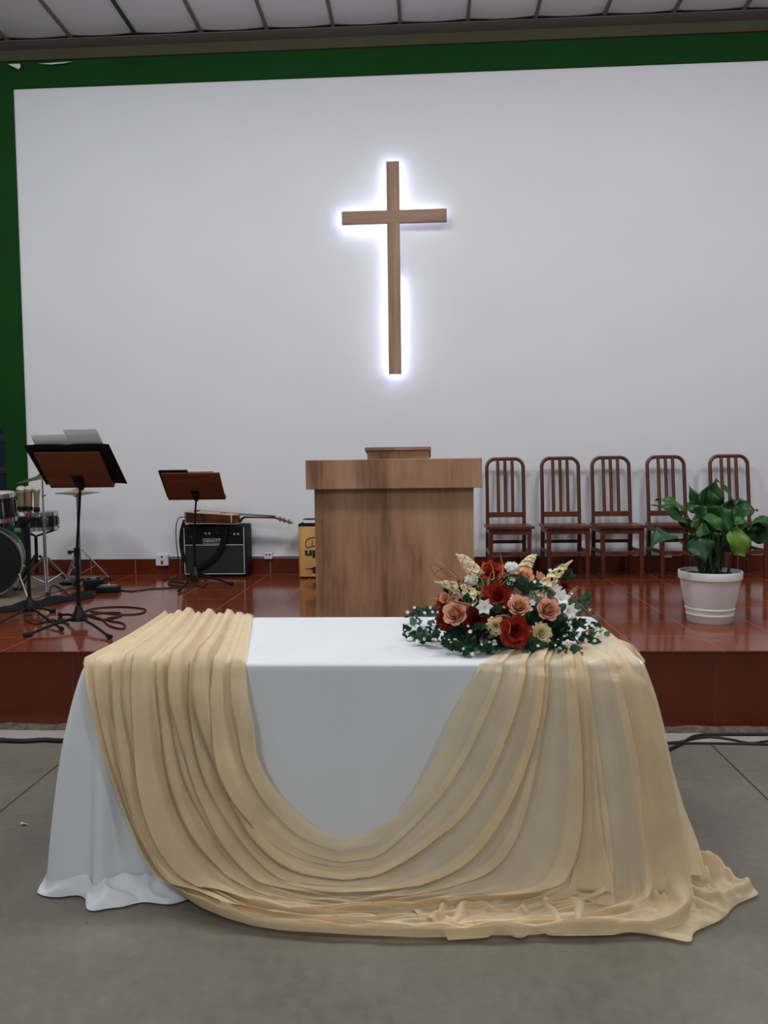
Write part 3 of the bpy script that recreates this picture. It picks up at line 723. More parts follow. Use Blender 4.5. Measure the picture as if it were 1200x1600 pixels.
for j, b in enumerate(bs):
    s2, t2 = saw(b, cre2, .12); s1, t1 = saw(b); fi = fold_i; s2, t2 = saw(b, cre2, .12)
    lat1 = math.exp(-((t1-.86)/.10)**2)*s1; lat2 = math.exp(-((t2-.84)/.11)**2)*s2; s3, _ = saw(b, cre3, .3)
    for i in range(NA):
        p = S[j, i]
        left = 1-sstep(iL+.35*NL, iB+.15*NR, i)           # tightly gathered on the left, looser on the right
        right = 1-left
        onfloor = 1-sstep(.03, .16, p[2])
        top = 1 if i < iL or i > iR else 0
        hang = sstep(iL-14, iL+16, i)
        amp = (.040*left*s1 + .004*left*s3)*(.55+.5*hang) + .026*right*s2*(1-.2*onfloor)
        var = .45 + 1.1*max(0, min(1, .5+.9*noise.noise(Vector((i*.017, fi*3.7, 1.0)))))
        amp = (.042*left*s1*var + .005*left*s3*(1.6-var))*(.55+.5*hang) + .026*right*s2*(1-.2*onfloor)
        wob = noise.noise(Vector((i*.028, b*1.7, 2.0)))*.010 + noise.noise(Vector((i*.07, b*4.0, 5.0)))*.004
        puddle = onfloor*noise.noise(Vector((p[0]*6+b*.9, p[1]*14+b*3.2, 9.0)))*.045*(.35+.65*right)
        fade = min(1, b/.12, (8-b)/.12)
        edge = (.2+.8*fade)
        dsp = amp*edge + (wob*(.25 if top else 1))*edge + abs(puddle)*edge + .002
        if i > iR-4: dsp *= .55
        S[j, i] += Nn[j, i]*dsp + Tb[j, i]*((.030*left*lat1*var + .022*right*lat2)*edge*(.3+.7*hang)*(1-.7*onfloor)*min(1, (8-b)/1.1))
        if S[j, i, 2] < .006: S[j, i, 2] = .006 + .002*(b % 1)
        d = .90*left + .56*right
        hem = math.exp(-min(b, 8-b)/.05)
        dens[j, i] = min(.98, d + .15*hem + .16*onfloor)
        # double layers along the loose folds on the right
        if right > .3:
            for c_ in cre2[1:-1]:
                dd = c_-b
                if 0 < dd < .30: dens[j, i] = min(.95, dens[j, i]+.26*right)
W_ = np.array([list(p) for p in wrap])
dr = MB(); dval = []
V = [Vector(S[j, i]) for j in range(NB) for i in range(NA)]
Fc = [(j*NA+i, j*NA+i+1, (j+1)*NA+i+1, (j+1)*NA+i) for j in range(NB-1) for i in range(NA-1)]
dr.add(V, Fc); dval += list(dens.reshape(-1))
# wrap-around flap at the right end of the table
K = 14; i0 = int(iB+.60*(iR-iB))
vv = []
for k in range(K):
    t = k/(K-1)
    for i in range(i0, NA):
        a = Vector(S[-1, i]); c = Vector(W_[i]); m_ = a.lerp(c, t)
        bulge = math.sin(PI*t)*.05*(1 if i <= iR else max(0, 1-(i-iR)/8)); m_.x += bulge + .008*math.sin(t*14+i*.02)*math.sin(PI*t)
        if m_.z < .008: m_.z = .008
        vv.append(m_); dval.append(.74)
m_n = NA-i0
dr.add(vv, [(k*m_n+i, k*m_n+i+1, (k+1)*m_n+i+1, (k+1)*m_n+i) for k in range(K-1) for i in range(m_n-1)])
# loose folds lying over the main layer on the right: ribbons between two traced edges
def ribbon(A, B, n=60, m=12, lift=.022, rip=.006, ph=0., d=.72, foot=True):
    a = spline([onprof(*p) for p in A], n); b = spline([onprof(*p) for p in B], n); vs = []
    for i in range(n):
        for k in range(m):
            t = k/(m-1); p = a[i].lerp(b[i], t); u = i/(n-1)
            nrm = Vector((0, -1, .15)) if p.z > .06 and p.z < TOP-.01 else Vector((0, -.3, 1)); nrm.normalize()
            h = lift*(.35+.65*sstep(0, .25, u))*(1-.7*sstep(.85, 1, u)) + .014*math.sin(PI*t) + rip*math.sin(t*9+u*5+ph)
            q = p + nrm*h
            if q.z < .014: q.z = .014
            vs.append(q); dval.append(min(.96, d + .14*math.exp(-min(t, 1-t)/.07)))
    dr.add(vs, [(i*m+k, i*m+k+1, (i+1)*m+k+1, (i+1)*m+k) for i in range(n-1) for k in range(m-1)])
ribbon([(886, 1020), (889, 1050), (896, 1110), (903, 1200), (906, 1290), (897, 1345), (889, 1392), (905, 1412)], [(908, 1018), (916, 1050), (924, 1110), (930, 1220), (940, 1310), (952, 1360), (958, 1395), (959, 1424)], ph=1, d=.62)
ribbon([(950, 1020), (958, 1055), (975, 1110), (983, 1170), (992, 1260), (1003, 1350), (1020, 1400), (1048, 1432)], [(975, 1022), (1000, 1052), (1022, 1110), (1040, 1200), (1058, 1290), (1070, 1350), (1082, 1395), (1090, 1430)], ph=2, d=.58, lift=.016)
# heap of cloth on the floor at the right
inner = [(640, 1430), (760, 1415), (830, 1404), (895, 1392), (950, 1392), (1010, 1400), (1055, 1372), (1070, 1340), (1072, 1330)]
outer = [(700, 1469), (758, 1465), (770, 1458), (780, 1451), (792, 1458), (806, 1465), (822, 1463), (832, 1453), (840, 1449), (850, 1457), (866, 1462), (950, 1461), (988, 1457), (1040, 1465), (1078, 1471), (1086, 1456), (1128, 1436), (1150, 1414), (1185, 1396), (1160, 1383), (1130, 1362), (1118, 1350), (1078, 1334)]
def floorpt(p): return atz(p[0], p[1], .012)
def heap(inner, outer, n, m, hgt, freq, ph, d=.86):
    A = spline([floorpt(p) for p in inner], n); B = spline([floorpt(p) for p in outer], n); vs = []
    for i in range(n):
        u = i/(n-1)
        for k in range(m):
            t = k/(m-1); p = A[i].lerp(B[i], t)
            w1 = noise.noise(Vector((p.x*6, p.y*6, ph))); w2 = noise.noise(Vector((p.x*16, p.y*16, ph+3)))
            big = .55+.65*sstep(.5, .75, u)
            # crumpled folds run roughly along the hem: warped ridges
            r1 = (.5+.5*math.cos(2*PI*(t*1.7 + 1.5*w1 + u*(11-6*sstep(.5, .7, u)))))
            r2 = 1-abs(noise.noise(Vector((p.x*8+2*w1, p.y*17+w2, ph+5)))*2.4)
            env = math.sin(PI*min(1, .10+.90*t))**.6*(1-.30*t)*(1-sstep(.78, .98, u))
            z = .012 + hgt*big*env*(.20 + .65*r1**1.4 + .45*max(0, r2)**1.5) + .012*w2*env
            q = Vector((p.x + .016*w1*env, p.y - .02*r1*env, max(.008, z))); vs.append(q); dval.append(d)
    dr.add(vs, [(i*m+k, i*m+k+1, (i+1)*m+k+1, (i+1)*m+k) for i in range(n-1) for k in range(m-1)])
heap(inner, outer, 240, 60, .095, 9, 1.3)
# write the drape mesh with its weave density
me = bpy.data.meshes.new('draped_fabric'); me.from_pydata([tuple(p) for p in dr.v], [], dr.f); me.update(); me.shade_smooth()
at_ = me.attributes.new('weave', 'FLOAT', 'POINT'); at_.data.foreach_set('value', [float(x) for x in dval])
me.materials.append(M['drape'])
do = bpy.data.objects.new('draped_fabric', me); COL.objects.link(do)
tag(do, 'sheer beige fabric swagged across the white table and pooling on the floor', 'drape')

# ------------------------------------------------------------------ flower arrangement
FY = 2.86
fc = aty(792, 1000, FY); fc.z = TOP+.016
fa = thing('flower_arrangement', 'artificial flower arrangement of red and peach roses on the table', 'flowers', fc)
def frame(axis):
    z = Vector(axis).normalized(); x = Vector((0, 0, 1)).cross(z); x = x.normalized() if x.length > 1e-3 else Vector((1, 0, 0)); y = z.cross(x); return Matrix((x, y, z)).transposed()
def petal_grid(mb, c, Mx, az, L, Wd, th0, th1, r0, cup=.35, ruf=.08, nu=9, nv=7, z0=0, point=0):
    ca, sa = math.cos(az), math.sin(az); ph_ = random.random()*9
    prof = []; r_ = r0; z = z0
    for i in range(nu):
        u = i/(nu-1); prof.append((r_, z)); th = th0 + (th1-th0)*u**1.3
        r_ += L/(nu-1)*math.sin(th); z += L/(nu-1)*math.cos(th)
    def fn(u, v):
        i = int(round(u*(nu-1))); rr, zz = prof[i]; s = (v-.5)*2
        w = Wd/2*(math.sin(PI*(.10+.78*u**.8))**.7)
        if point: w = Wd/2*math.sin(PI*min(1, .06+.94*u))**.8*(1-point*.3*u)
        lx = rr - cup*w*s*s; ly = w*s; lz = zz + cup*.3*w*s*s + ruf*L*math.sin(s*4+ph_)*u*u
        return c + Mx @ Vector((lx*ca-ly*sa, lx*sa+ly*ca, lz))
    mb.grid(nu, nv, fn)
def rose(name, m, c, axis, R, open_=1.0, layers=None):
    mb = MB(); Mx = frame(axis); c = Vector(c) - Mx @ Vector((0, 0, R*.55)); R = R*.88
    o = random.random()*6
    ly = layers or [(3, .80, .60, -.12, -.25, .05), (4, .86, .78, .02, -.05, .13), (4, .90, 1.05, .10, .15, .22), (5, .94, 1.22, .16, .42, .32), (5, .96, 1.32, .24, .80, .42), (6, .92, 1.30, .42, 1.30, .48)]
    for q, (k, L, Wd, a, b, r0) in enumerate(ly):
        for i in range(k):
            petal_grid(mb, c, Mx, o + q*.7 + 2*PI*i/k + random.uniform(-.12, .12), L*R*1.15, Wd*R, a*open_, b*open_, r0*R, .45 if q < 3 else .30, (.02+.012*q) if layers is None else .05+.03*q, z0=(.22, .18, .13, .06, 0, 0)[q]*R if layers is None else 0)
    if layers is None: mb.ball(c + Mx @ Vector((0, 0, R*.34)), R*.20, 6)
    mb.lathe([(.001, -.12*R), (.16*R, -.05*R), (.22*R, .1*R), (.12*R, .35*R)], 12, c, Mx @ Vector((0, 0, 1)))
    return mb.build(name, m, fa, angle=80)
POPPY = [(4, .42, .40, -.1, -.25, .03), (5, .60, .75, .25, .30, .10), (5, .85, 1.15, .62, .75, .14), (5, 1.08, 1.45, .95, 1.45, .16)]
def FP(x, y, Y): return aty(x, y, Y)
pxm = 2.8/F
for x, y, Y, R, ax, m_, ly in [
    (767, 889, 2.93, 22, (-.15, -.55, .9), 'red', POPPY), (777, 931, 2.78, 23, (-.2, -.9, .35), 'red', POPPY), (742, 971, 2.74, 22, (-.3, -.95, .2), 'darkred', POPPY),
    (806, 987, 2.68, 24, (.05, -1, .15), 'red', POPPY), (688, 942, 2.88, 16, (-.9, -.4, .3), 'red', POPPY), (695, 968, 2.80, 17, (-.6, -.9, .1), 'darkred', POPPY),
    (885, 917, 2.96, 13, (.7, -.5, .4), 'darkred', POPPY), (862, 977, 2.78, 15, (.4, -.9, .1), 'darkred', POPPY)]:
    rose('red_rose', m_, FP(x, y, Y), ax, R*pxm, 1.0, ly)
for x, y, Y, R, ax in [(711, 958, 2.73, 20, (-.35, -.9, .45)), (811, 946, 2.72, 17, (-.05, -.9, .45)), (857, 952, 2.71, 18, (.15, -.95, .35)), (819, 900, 2.86, 16, (-.1, -.75, .65)), (845, 904, 2.90, 13, (.7, -.4, .5)), (694, 934, 2.84, 9, (-.5, -.8, .4))]:
    rose('peach_rose', 'peach', FP(x, y, Y), ax, R*pxm)
for x, y, Y, R, ax in [(737, 907, 2.84, 13, (-.3, -.7, .7)), (800, 888, 2.90, 14, (.1, -.6, .8))]:
    rose('white_rose', 'whitep', FP(x, y, Y), ax, R*pxm, .8)
CARN = [(6, .75, .55, .0, .15, .06), (9, .82, .60, .2, .45, .10), (11, .90, .62, .42, .80, .14), (12, .95, .62, .70, 1.15, .16), (12, .95, .62, 1.0, 1.6, .18)]
for x, y, Y, R, ax in [(775, 978, 2.70, 14, (-.1, -1, .2)), (847, 990, 2.69, 16, (.25, -.95, .25)), (833, 995, 2.71, 9, (0, -1, .1))]:
    rose('carnation', 'creamp', FP(x, y, Y), ax, R*pxm*1.1, 1, CARN)
def lily(c, axis, R, n=6):
    mb = MB(); Mx = frame(axis); c = Vector(c)
    for i in range(n): petal_grid(mb, c - Mx @ Vector((0, 0, R*.25)), Mx, 2*PI*i/n + random.uniform(-.1, .1), R*1.15, R*.80, .45, 1.5, .04*R, .2, .10, point=.7)
    for i in range(4): mb.tube([c - Mx @ Vector((0, 0, R*.2)), c + Mx @ Vector((.1*R*math.cos(i*1.6), .1*R*math.sin(i*1.6), R*.3))], .0009, 5)
    return mb.build('lily', 'whitep', fa, angle=80)
for x, y, Y, R, ax in [(757, 949, 2.74, 16, (-.1, -.9, .3)), (876, 936, 2.80, 17, (.2, -.8, .6)), (888, 955, 2.77, 16, (.4, -.9, .2)), (868, 922, 2.86, 12, (.1, -.6, .8)), (803, 936, 2.76, 9, (.1, -.8, .5)), (889, 970, 2.76, 11, (.5, -.9, .1)), (831, 942, 2.74, 7, (.2, -.9, .4))]:
    lily(FP(x, y, Y), ax, R*pxm)
def floret(mb, c, axis, R):
    Mx = frame(axis)
    for i in range(5): petal_grid(mb, c, Mx, 2*PI*i/5, R, R*.95, .7, 1.5, .05*R, .2, .08, 5, 5)
def spike(p0, p1, Y0, Y1, R0):
    a, b = FP(*p0, Y0), FP(*p1, Y1); mb = MB(); d = (b-a); L = d.length; d.normalize(); Mx = frame(d)
    n = 34; bend = Vector((0, 0, .012))
    for i in range(n):
        t = i/(n-1); c = a.lerp(b, t) + bend*math.sin(PI*t)
        R = R0*(1-.80*t**1.3)
        for q in range(2 if t < .75 else 3):
            az = i*2.4 + q*2.1; o = Mx @ Vector((math.cos(az), math.sin(az), .35))
            if t < .78: floret(mb, c + o*R*.8, o, R*.85)
            else: mb.ball(c + o*R*.55, R*.42, 5)
    mb.tube([a, b], .0022, 6)
    return mb.build('flower_spike', 'creamp', fa, angle=80)
spike((746, 903), (713, 866), 2.86, 2.90, .021); spike((748, 938), (680, 909), 2.80, 2.86, .021)
spike((815, 898), (838, 867), 2.88, 2.94, .019); spike((836, 937), (894, 876), 2.80, 2.90, .021)
# twigs
def twig(pts, Y0, Y1, r, m='twig'):
    n_ = len(pts); P = [FP(x, y, Y0+(Y1-Y0)*i/(n_-1)) for i, (x, y) in enumerate(pts)]
    return MB().tube(spline(P, 26), [r*(1-.75*i/25) for i in range(26)], 6).build('twig', m, fa)
for pts, Y0, Y1, r, m_ in [
    ([(722, 912), (712, 897), (696, 887), (683, 893), (676, 900)], 2.80, 2.84, .0045, 'twig'), ([(720, 906), (700, 898), (684, 884), (672, 880)], 2.82, 2.86, .003, 'twig'),
    ([(718, 910), (690, 904), (678, 896), (672, 880)], 2.84, 2.88, .003, 'twig'), ([(716, 905), (700, 890), (680, 872)], 2.83, 2.88, .0016, 'straw'),
    ([(750, 935), (755, 912), (748, 900), (738, 893)], 2.76, 2.78, .005, 'twig'), ([(735, 945), (715, 941), (700, 936), (690, 930)], 2.72, 2.73, .0055, 'twig'),
    ([(690, 934), (680, 935), (668, 935)], 2.78, 2.8, .0015, 'straw'), ([(780, 912), (790, 900), (803, 897), (817, 899)], 2.80, 2.82, .0035, 'twig'), ([(778, 908), (788, 897), (802, 892), (818, 895)], 2.81, 2.83, .0028, 'twig'),
    ([(782, 915), (796, 904), (812, 902)], 2.79, 2.8, .003, 'twig'), ([(750, 900), (752, 890), (756, 882), (762, 880)], 2.82, 2.84, .0018, 'straw'), ([(772, 905), (771, 892), (767, 880)], 2.80, 2.84, .0018, 'straw'),
    ([(785, 898), (786, 885), (784, 875), (781, 864)], 2.85, 2.88, .0016, 'straw'), ([(762, 915), (765, 900), (770, 892)], 2.78, 2.8, .0016, 'straw'), ([(722, 936), (708, 918), (702, 905)], 2.76, 2.78, .002, 'straw'),
    ([(888, 928), (900, 918), (905, 915)], 2.86, 2.9, .0016, 'straw'), ([(888, 931), (900, 922), (908, 917)], 2.86, 2.9, .0016, 'straw'), ([(895, 935), (920, 957), (945, 980), (958, 990)], 2.86, 2.76, .0018, 'twig'),
    ([(800, 968), (790, 962), (778, 963), (768, 968)], 2.70, 2.69, .0055, 'twig'), ([(796, 990), (797, 976), (792, 967)], 2.655, 2.66, .0014, 'straw'), ([(910, 1021), (895, 1017), (886, 1012)], 2.64, 2.70, .006, 'twig'), ([(915, 986), (922, 984), (930, 986)], 2.72, 2.71, .004, 'twig'),
    ([(728, 915), (732, 900), (722, 880)], 2.80, 2.83, .0016, 'straw'), ([(748, 918), (736, 903), (729, 893)], 2.76, 2.78, .0015, 'straw')]:
    twig(pts, Y0, Y1, r, m_)
# added dark lump, its colour stands in for shade between the blooms
MB().ball(fc + Vector((.0, .03, .055)), (.23, .10, .085), 12).build('dark_filler', 'gapfill', fa)
# trailing sprays of eucalyptus and ivy
rf = random.Random(11)
def sleaf(mb, p, d, L, nrm, wr=.72):
    leaf_blade(mb, p, p + d*L, L*wr, nrm, rf.uniform(.0, .15), rf.uniform(-.1, .25), 7, .03, .8)
def foliage(P, m, n, L, blossoms=0):
    C = spline(P, 30); mb = MB(); mb.tube(C, [.0018]*30, 5)
    for i in range(int(n*1.3)):
        t = rf.uniform(.02, 1); k = min(28, int(t*29)); c = C[k]; dv = (C[k+1]-C[k]).normalized()
        o = Vector((rf.uniform(-1, 1), rf.uniform(-1, .35), rf.uniform(-.25, 1))).normalized()
        d = (dv*.5 + o).normalized(); p = c + o*rf.uniform(.0, .014)
        ll = L*rf.uniform(.75, 1.3)
        tip = p + d*ll
        if tip.z < TOP+.018: d.z += (TOP+.020-tip.z)/ll; 
        if p.z < TOP+.018: p.z = TOP+.018
        sleaf(mb, p, d, ll, Vector((rf.uniform(-.5, .5), rf.uniform(-1.2, -.3), rf.uniform(.2, 1))), rf.uniform(.6, .85))
    ob = mb.build('foliage_spray', m, fa, angle=80)
    if blossoms:
        wb_ = MB()
        for i in range((blossoms*2+2)//3):
            c = C[rf.randint(4, 29)] + Vector((rf.uniform(-.02, .02), rf.uniform(-.05, -.02), rf.uniform(.0, .035)))
            if c.z < TOP+.02: c.z = TOP+.022
            floret(wb_, c, Vector((rf.uniform(-.5, .5), -1, rf.uniform(0, .8))), rf.uniform(.005, .0095))
        wb_.build('blossom', 'whitep', ob, angle=80)
T = TOP+.02
def FT(x, y, dz=0.0): 
    p = atz(x, y, T); p.z += dz; return p
SPR = [([(760, 990), (700, 990), (660, 1000), (632, 990)], 'euca2', 30, .032, 14, .03), ([(740, 980), (680, 975), (650, 968), (640, 968)], 'euca', 26, .034, 10, .05), ([(750, 1000), (700, 1005), (665, 1003), (645, 1000)], 'euca', 26, .034, 10, .01),
       ([(770, 1005), (740, 1012), (720, 1018), (700, 1012)], 'euca2', 24, .036, 6, .01), ([(790, 1010), (770, 1016), (745, 1018), (735, 1020)], 'euca', 24, .034, 8, .01), ([(800, 1005), (815, 1016), (835, 1020), (845, 1015)], 'euca', 22, .042, 2, .012),
       ([(830, 1000), (860, 1012), (880, 1020), (890, 1022)], 'euca2', 24, .036, 5, .012), ([(850, 995), (880, 1000), (905, 1005), (925, 1004)], 'euca', 30, .036, 8, .015), ([(850, 985), (890, 985), (920, 985), (942, 985)], 'euca2', 28, .034, 8, .03),
       ([(850, 980), (880, 968), (905, 960), (925, 968)], 'euca', 28, .036, 4, .05), ([(860, 970), (895, 955), (910, 950), (915, 945)], 'euca2', 20, .034, 2, .06), ([(700, 985), (740, 988), (790, 1000), (830, 1000)], 'euca2', 40, .04, 2, .05),
       ([(720, 960), (760, 960), (800, 965), (850, 970)], 'euca2', 44, .042, 0, .09), ([(730, 950), (770, 940), (810, 930), (860, 950)], 'euca2', 40, .040, 4, .12), ([(690, 985), (670, 985), (655, 985), (640, 975)], 'euca3', 10, .030, 8, .02),
       ([(760, 975), (757, 970), (755, 978), (760, 985)], 'euca', 10, .045, 0, .07), ([(780, 1018), (760, 1012), (742, 1008), (730, 1000)], 'euca3', 8, .030, 4, .012), ([(905, 1010), (920, 1000), (935, 992), (945, 1000)], 'euca3', 10, .026, 8, .012)]
for pts, m_, n_, L, bl_, hz in SPR:
    k = len(pts); foliage([FT(x, y, hz*(1-.75*i/(k-1))) for i, (x, y) in enumerate(pts)], m_, n_, L, bl_)
# leaves in the gaps between the blooms
for (x, y, Y) in [(790, 915, 2.84), (830, 925, 2.82), (725, 945, 2.80), (765, 960, 2.78), (835, 965, 2.76), (805, 915, 2.86), (720, 925, 2.86), (870, 905, 2.92), (745, 985, 2.74), (880, 985, 2.76)]:
    c = FP(x, y, Y); foliage([c + Vector((-.04, 0, -.01)), c + Vector((0, -.01, .01)), c + Vector((.045, 0, 0))], 'euca2' if rf.random() < .6 else 'euca', 16, .036, 3)

# ------------------------------------------------------------------ music stands
def music_stand(label, base, deskpx, YB, YT, pole_top, feet, Hz):
    """base: point on the stage below the pole; deskpx: lower-left, lower-right, upper-right, upper-left of the desk"""
    r = thing('music_stand', label, 'music stand', base, 'music stands')
    bl_, br_, tr_, tl_ = [aty(x, y, Y) for (x, y), Y in zip(deskpx, (YB, YB, YT, YT))]
    # a true rectangle from the four corners
    wv = ((br_-bl_)+(tr_-tl_))/2; wv.z = 0; wid = wv.length; wx = wv.normalized()
    cb_, ct = (bl_+br_)/2, (tl_+tr_)/2; hv = ct-cb_; hv -= wx*hv.dot(wx); cb2 = cb_
    nrm = wx.cross(hv).normalized()          # towards the room
    if nrm.y > 0: nrm = -nrm
    th = .012; hh = hv.length; hd = hv.normalized()
    def Q(a, b, c): return cb2 + wx*a + hd*b - nrm*c
    MB().prism([(-wid/2, 0), (wid/2, 0), (wid/2, hh), (-wid/2, hh)], th, Q).build('desk', 'desk', r, smooth=False)
    MB().prism([(-wid/2, 0), (wid/2, 0), (wid/2, .012), (-wid/2, .012)], .045, Q).build('ledge', 'desk', r, smooth=False)
    # bracket plate on the back of the desk
    pk = MB().prism([(-.032, .055), (.032, .055), (.034, .105), (-.034, .105)], -.008, Q)
    pk.prism([(-.014, .0), (.014, .0), (.026, .075), (-.026, .075)], -.022, Q)
    pk.build('bracket', 'black', r, smooth=False)
    top = cb2 + hd*.03 - nrm*(-.012); hub = Vector((base[0], base[1], base[2]+.10))
    zj = base[2] + (top.z-base[2])*.52
    MB().tube([(base[0], base[1], zj), top], .0085, 12).build('pole', 'black', r)
    MB().tube([(base[0], base[1], base[2]+.04), (base[0], base[1], zj+.02)], .0125, 14).build('pole', 'black', r)
    c = MB().tube([(base[0], base[1], zj-.02), (base[0], base[1], zj+.035)], .018, 14); c.tube([(base[0], base[1], zj+.01), (base[0]-.035, base[1]-.01, zj+.012)], .007, 8)
    c.box((base[0]-.052, base[1]-.018, zj-.004), (base[0]-.03, base[1]-.002, zj+.020), .004); c.build('clamp', 'black', r)
    MB().lathe([(.052, .035), (.05, .055), (.026, .10), (.017, .13)], 20, base).build('hub', 'black', r)
    for f in feet:
        f = Vector((f[0], f[1], base[2]+.014)); d = (f-Vector(base)); d.z = 0; d.normalize()
        p0 = Vector((base[0], base[1], base[2]+.055)) + d*.03
        lg = MB().tube([p0, p0.lerp(f, .5)+Vector((0, 0, .008)), f], [.009, .0085, .008], 10).build('leg', 'black', r)
        MB().tube([f-d*.015, f+d*.03], [.013, .014], 10).build('rubber_foot', 'rubber', lg)
    return r, Q, wid, hh, th, wx, hd, nrm
b1 = atz(124, 978, STAGE); b1.z = STAGE
ms1 = music_stand('tall music stand holding an open black folder, near the drum kit', b1, [(78, 763), (180, 761), (155, 707), (56, 709)], b1.y, b1.y-.21, None, [atz(45, 995, STAGE), atz(170, 998, STAGE), atz(95, 964, STAGE)], 0)
b2 = atz(305, 908, STAGE); b2.z = STAGE
ms2 = music_stand('smaller music stand in front of the guitar amplifier', b2, [(263, 781), (353, 781), (343, 739), (253, 741)], b2.y, b2.y-.19, None, [atz(281, 925, STAGE), atz(360, 914, STAGE), atz(325, 902, STAGE)], 0)
# folder and sheets on stand one
_, Q, wid, hh, th, wx, hd, nrm = ms1
Qm = lambda a, b, c: Q(a, b, th+c)
MB_f = MB()
def fold_pt(u, v):
    a = -wid/2-.03 + (wid+.115)*u; b = .014 + (hh+.036)*v
    c = .004 + .010*abs(math.sin(u*PI*2))**.6
    return Qm(a - .016*v, b, c)
MB_f.grid(41, 9, fold_pt)
tag(MB_f.build('folder', 'blackcloth', thick=.004, angle=80), 'open black folder resting on the tall music stand', 'folder')
def sheet(label, a0, a1, top, slant, c0):
    mb = MB()
    def fn(u, v):
        b_ = .03 + (hh+top-.03)*v
        return Qm(a0+(a1-a0)*u + slant*v, b_ - .006*math.sin(PI*u), c0 + .004*math.sin(PI*u) + .020*max(0, v-.75)*4*.3)
    mb.grid(14, 9, fn)
    tag(mb.build('sheet_music', 'paper', thick=.0012, angle=80), label, 'paper', 'sheets of music')
sheet('white music sheet sticking up left in the black folder', -wid/2+.018, -wid/2+.228, .115, -.008, .024)
sheet('white music sheet sticking up highest from the black folder', -wid/2+.228, -wid/2+.435, .150, -.012, .029)
# book on stand two
_, Q2, w2, h2, t2, *_r = ms2
tag(MB().prism([(-w2/2-.012, .016), (-.0, .016), (-.025, h2+.022), (-w2/2-.022, h2+.022)], .012, lambda a, b, c: Q2(a, b, t2+.002+c)).build('folder', 'blackcloth', smooth=False), 'black folder standing on the smaller music stand', 'folder')
tag(MB().prism([(.006, .016), (w2/2+.012, .016), (w2/2-.055, h2+.014), (-.018, h2+.014)], .006, lambda a, b, c: Q2(a, b, t2+.002+c)).build('sheet_music', 'paper', smooth=False), 'pale sheets beside the folder on the smaller music stand', 'paper', 'sheets of music')

# ------------------------------------------------------------------ amplifier, guitar, cajon
AY = 7.09
ax0_, ax1_ = aty(286.5, 860, AY).x, aty(383.5, 860, AY).x
az1 = aty(335, 820.5, AY).z
am = thing('guitar_amplifier', 'black guitar amplifier with cream piping on the stage by the wall', 'amplifier', ((ax0_+ax1_)/2, AY+.12, STAGE))
MB().box((ax0_-.012, AY+.012, STAGE+.015), (ax1_+.006, AY+.25, az1), .018).build('cabinet', 'tolex', am)
zp = aty(335, 851, AY).z; zb0 = aty(335, 896, AY).z
MB().box((ax0_+.012, AY+.004, zp), (ax1_-.018, AY+.016, az1-.02), .003).build('control_panel', 'black', am, smooth=False)
MB().box((ax0_+.018, AY+.005, zb0), (ax1_-.014, AY+.016, zp-.006), .003).build('speaker_grille', 'grille', am, smooth=False)
pz = MB()
for z_ in (zb0-.004, zp-.003): pz.box((ax0_+.008, AY-.001, z_-.003), (ax1_-.01, AY+.008, z_+.003))
for x_ in (ax0_+.010, ax1_-.013): pz.box((x_-.003, AY-.001, zb0-.006), (x_+.003, AY+.008, az1-.02))
pz.build('piping', 'cream', am, smooth=False)
lg0, lg1 = aty(318, 846, AY).x, aty(346.5, 846, AY).x; lz0, lz1 = aty(332, 849.5, AY).z, aty(332, 842, AY).z
lp = MB().box((lg0, AY-.001, lz0), (lg1, AY+.006, lz1), .001).build('logo_plate', 'black', am, smooth=False)
lf = MB()
for z_ in (lz0, lz1): lf.box((lg0, AY-.004, z_-.0016), (lg1, AY-.0, z_+.0016))
for x_ in (lg0, lg1): lf.box((x_-.0016, AY-.004, lz0), (x_+.0016, AY, lz1))
lf.build('plate_frame', 'cream', lp, smooth=False)
def text(name, s, p, h, m, parent, rot=(PI/2, 0, 0), wid=None, bold=0, ext=.0015):
    cu = bpy.data.curves.new(name, 'FONT'); cu.body = s; cu.size = h; cu.extrude = ext; cu.offset = bold; cu.align_x = 'CENTER'; cu.align_y = 'CENTER'
    o = bpy.data.objects.new(name, cu); COL.objects.link(o); bpy.context.view_layer.update()
    dg = bpy.context.evaluated_depsgraph_get(); me = bpy.data.meshes.new_from_object(o.evaluated_get(dg)); bpy.data.objects.remove(o)
    xs = [v.co.x for v in me.vertices]; sx = wid/(max(xs)-min(xs)) if wid else 1
    Rm = Matrix.Rotation(rot[2], 4, 'Z') @ Matrix.Rotation(rot[0], 4, 'X'); org = ORG[parent.name]
    for v in me.vertices:
        q = Rm @ Vector((v.co.x*sx, v.co.y, v.co.z)); v.co = q + Vector(p) - org
    me.materials.append(M[m]); ob = bpy.data.objects.new(name, me); COL.objects.link(ob); ob.parent = parent; ORG[ob.name] = org
    return ob
text('lettering', 'HIWATT', ((lg0+lg1)/2, AY-.003, (lz0+lz1)/2), .036, 'cream', lp, wid=(lg1-lg0)*.86)
kn = 0
for px in (321, 327, 339, 345, 360, 366, 372):
    c = aty(px, 834+(1 if px > 350 else 0), AY); MB().lathe([(.012, 0), (.011, .012), (.008, .014)], 14, (c.x, AY+.005, c.z), (0, -1, 0)).build('knob', 'silver' if px in (321, 327, 366, 372) else 'black', am)
hd_ = MB().tube(spline([((ax0_+ax1_)/2-.1, AY+.12, az1-.003), ((ax0_+ax1_)/2-.09, AY+.12, az1+.012), ((ax0_+ax1_)/2+.09, AY+.12, az1+.012), ((ax0_+ax1_)/2+.1, AY+.12, az1-.003)], 16), .007, 8, flat=1); hd_.build('handle', 'rubber', am)
for x_ in (ax0_+.04, ax1_-.05):
    for y_ in (AY+.05, AY+.21): MB().lathe([(.016, 0), (.018, .018)], 12, (x_, y_, STAGE)).build('rubber_foot', 'rubber', am)
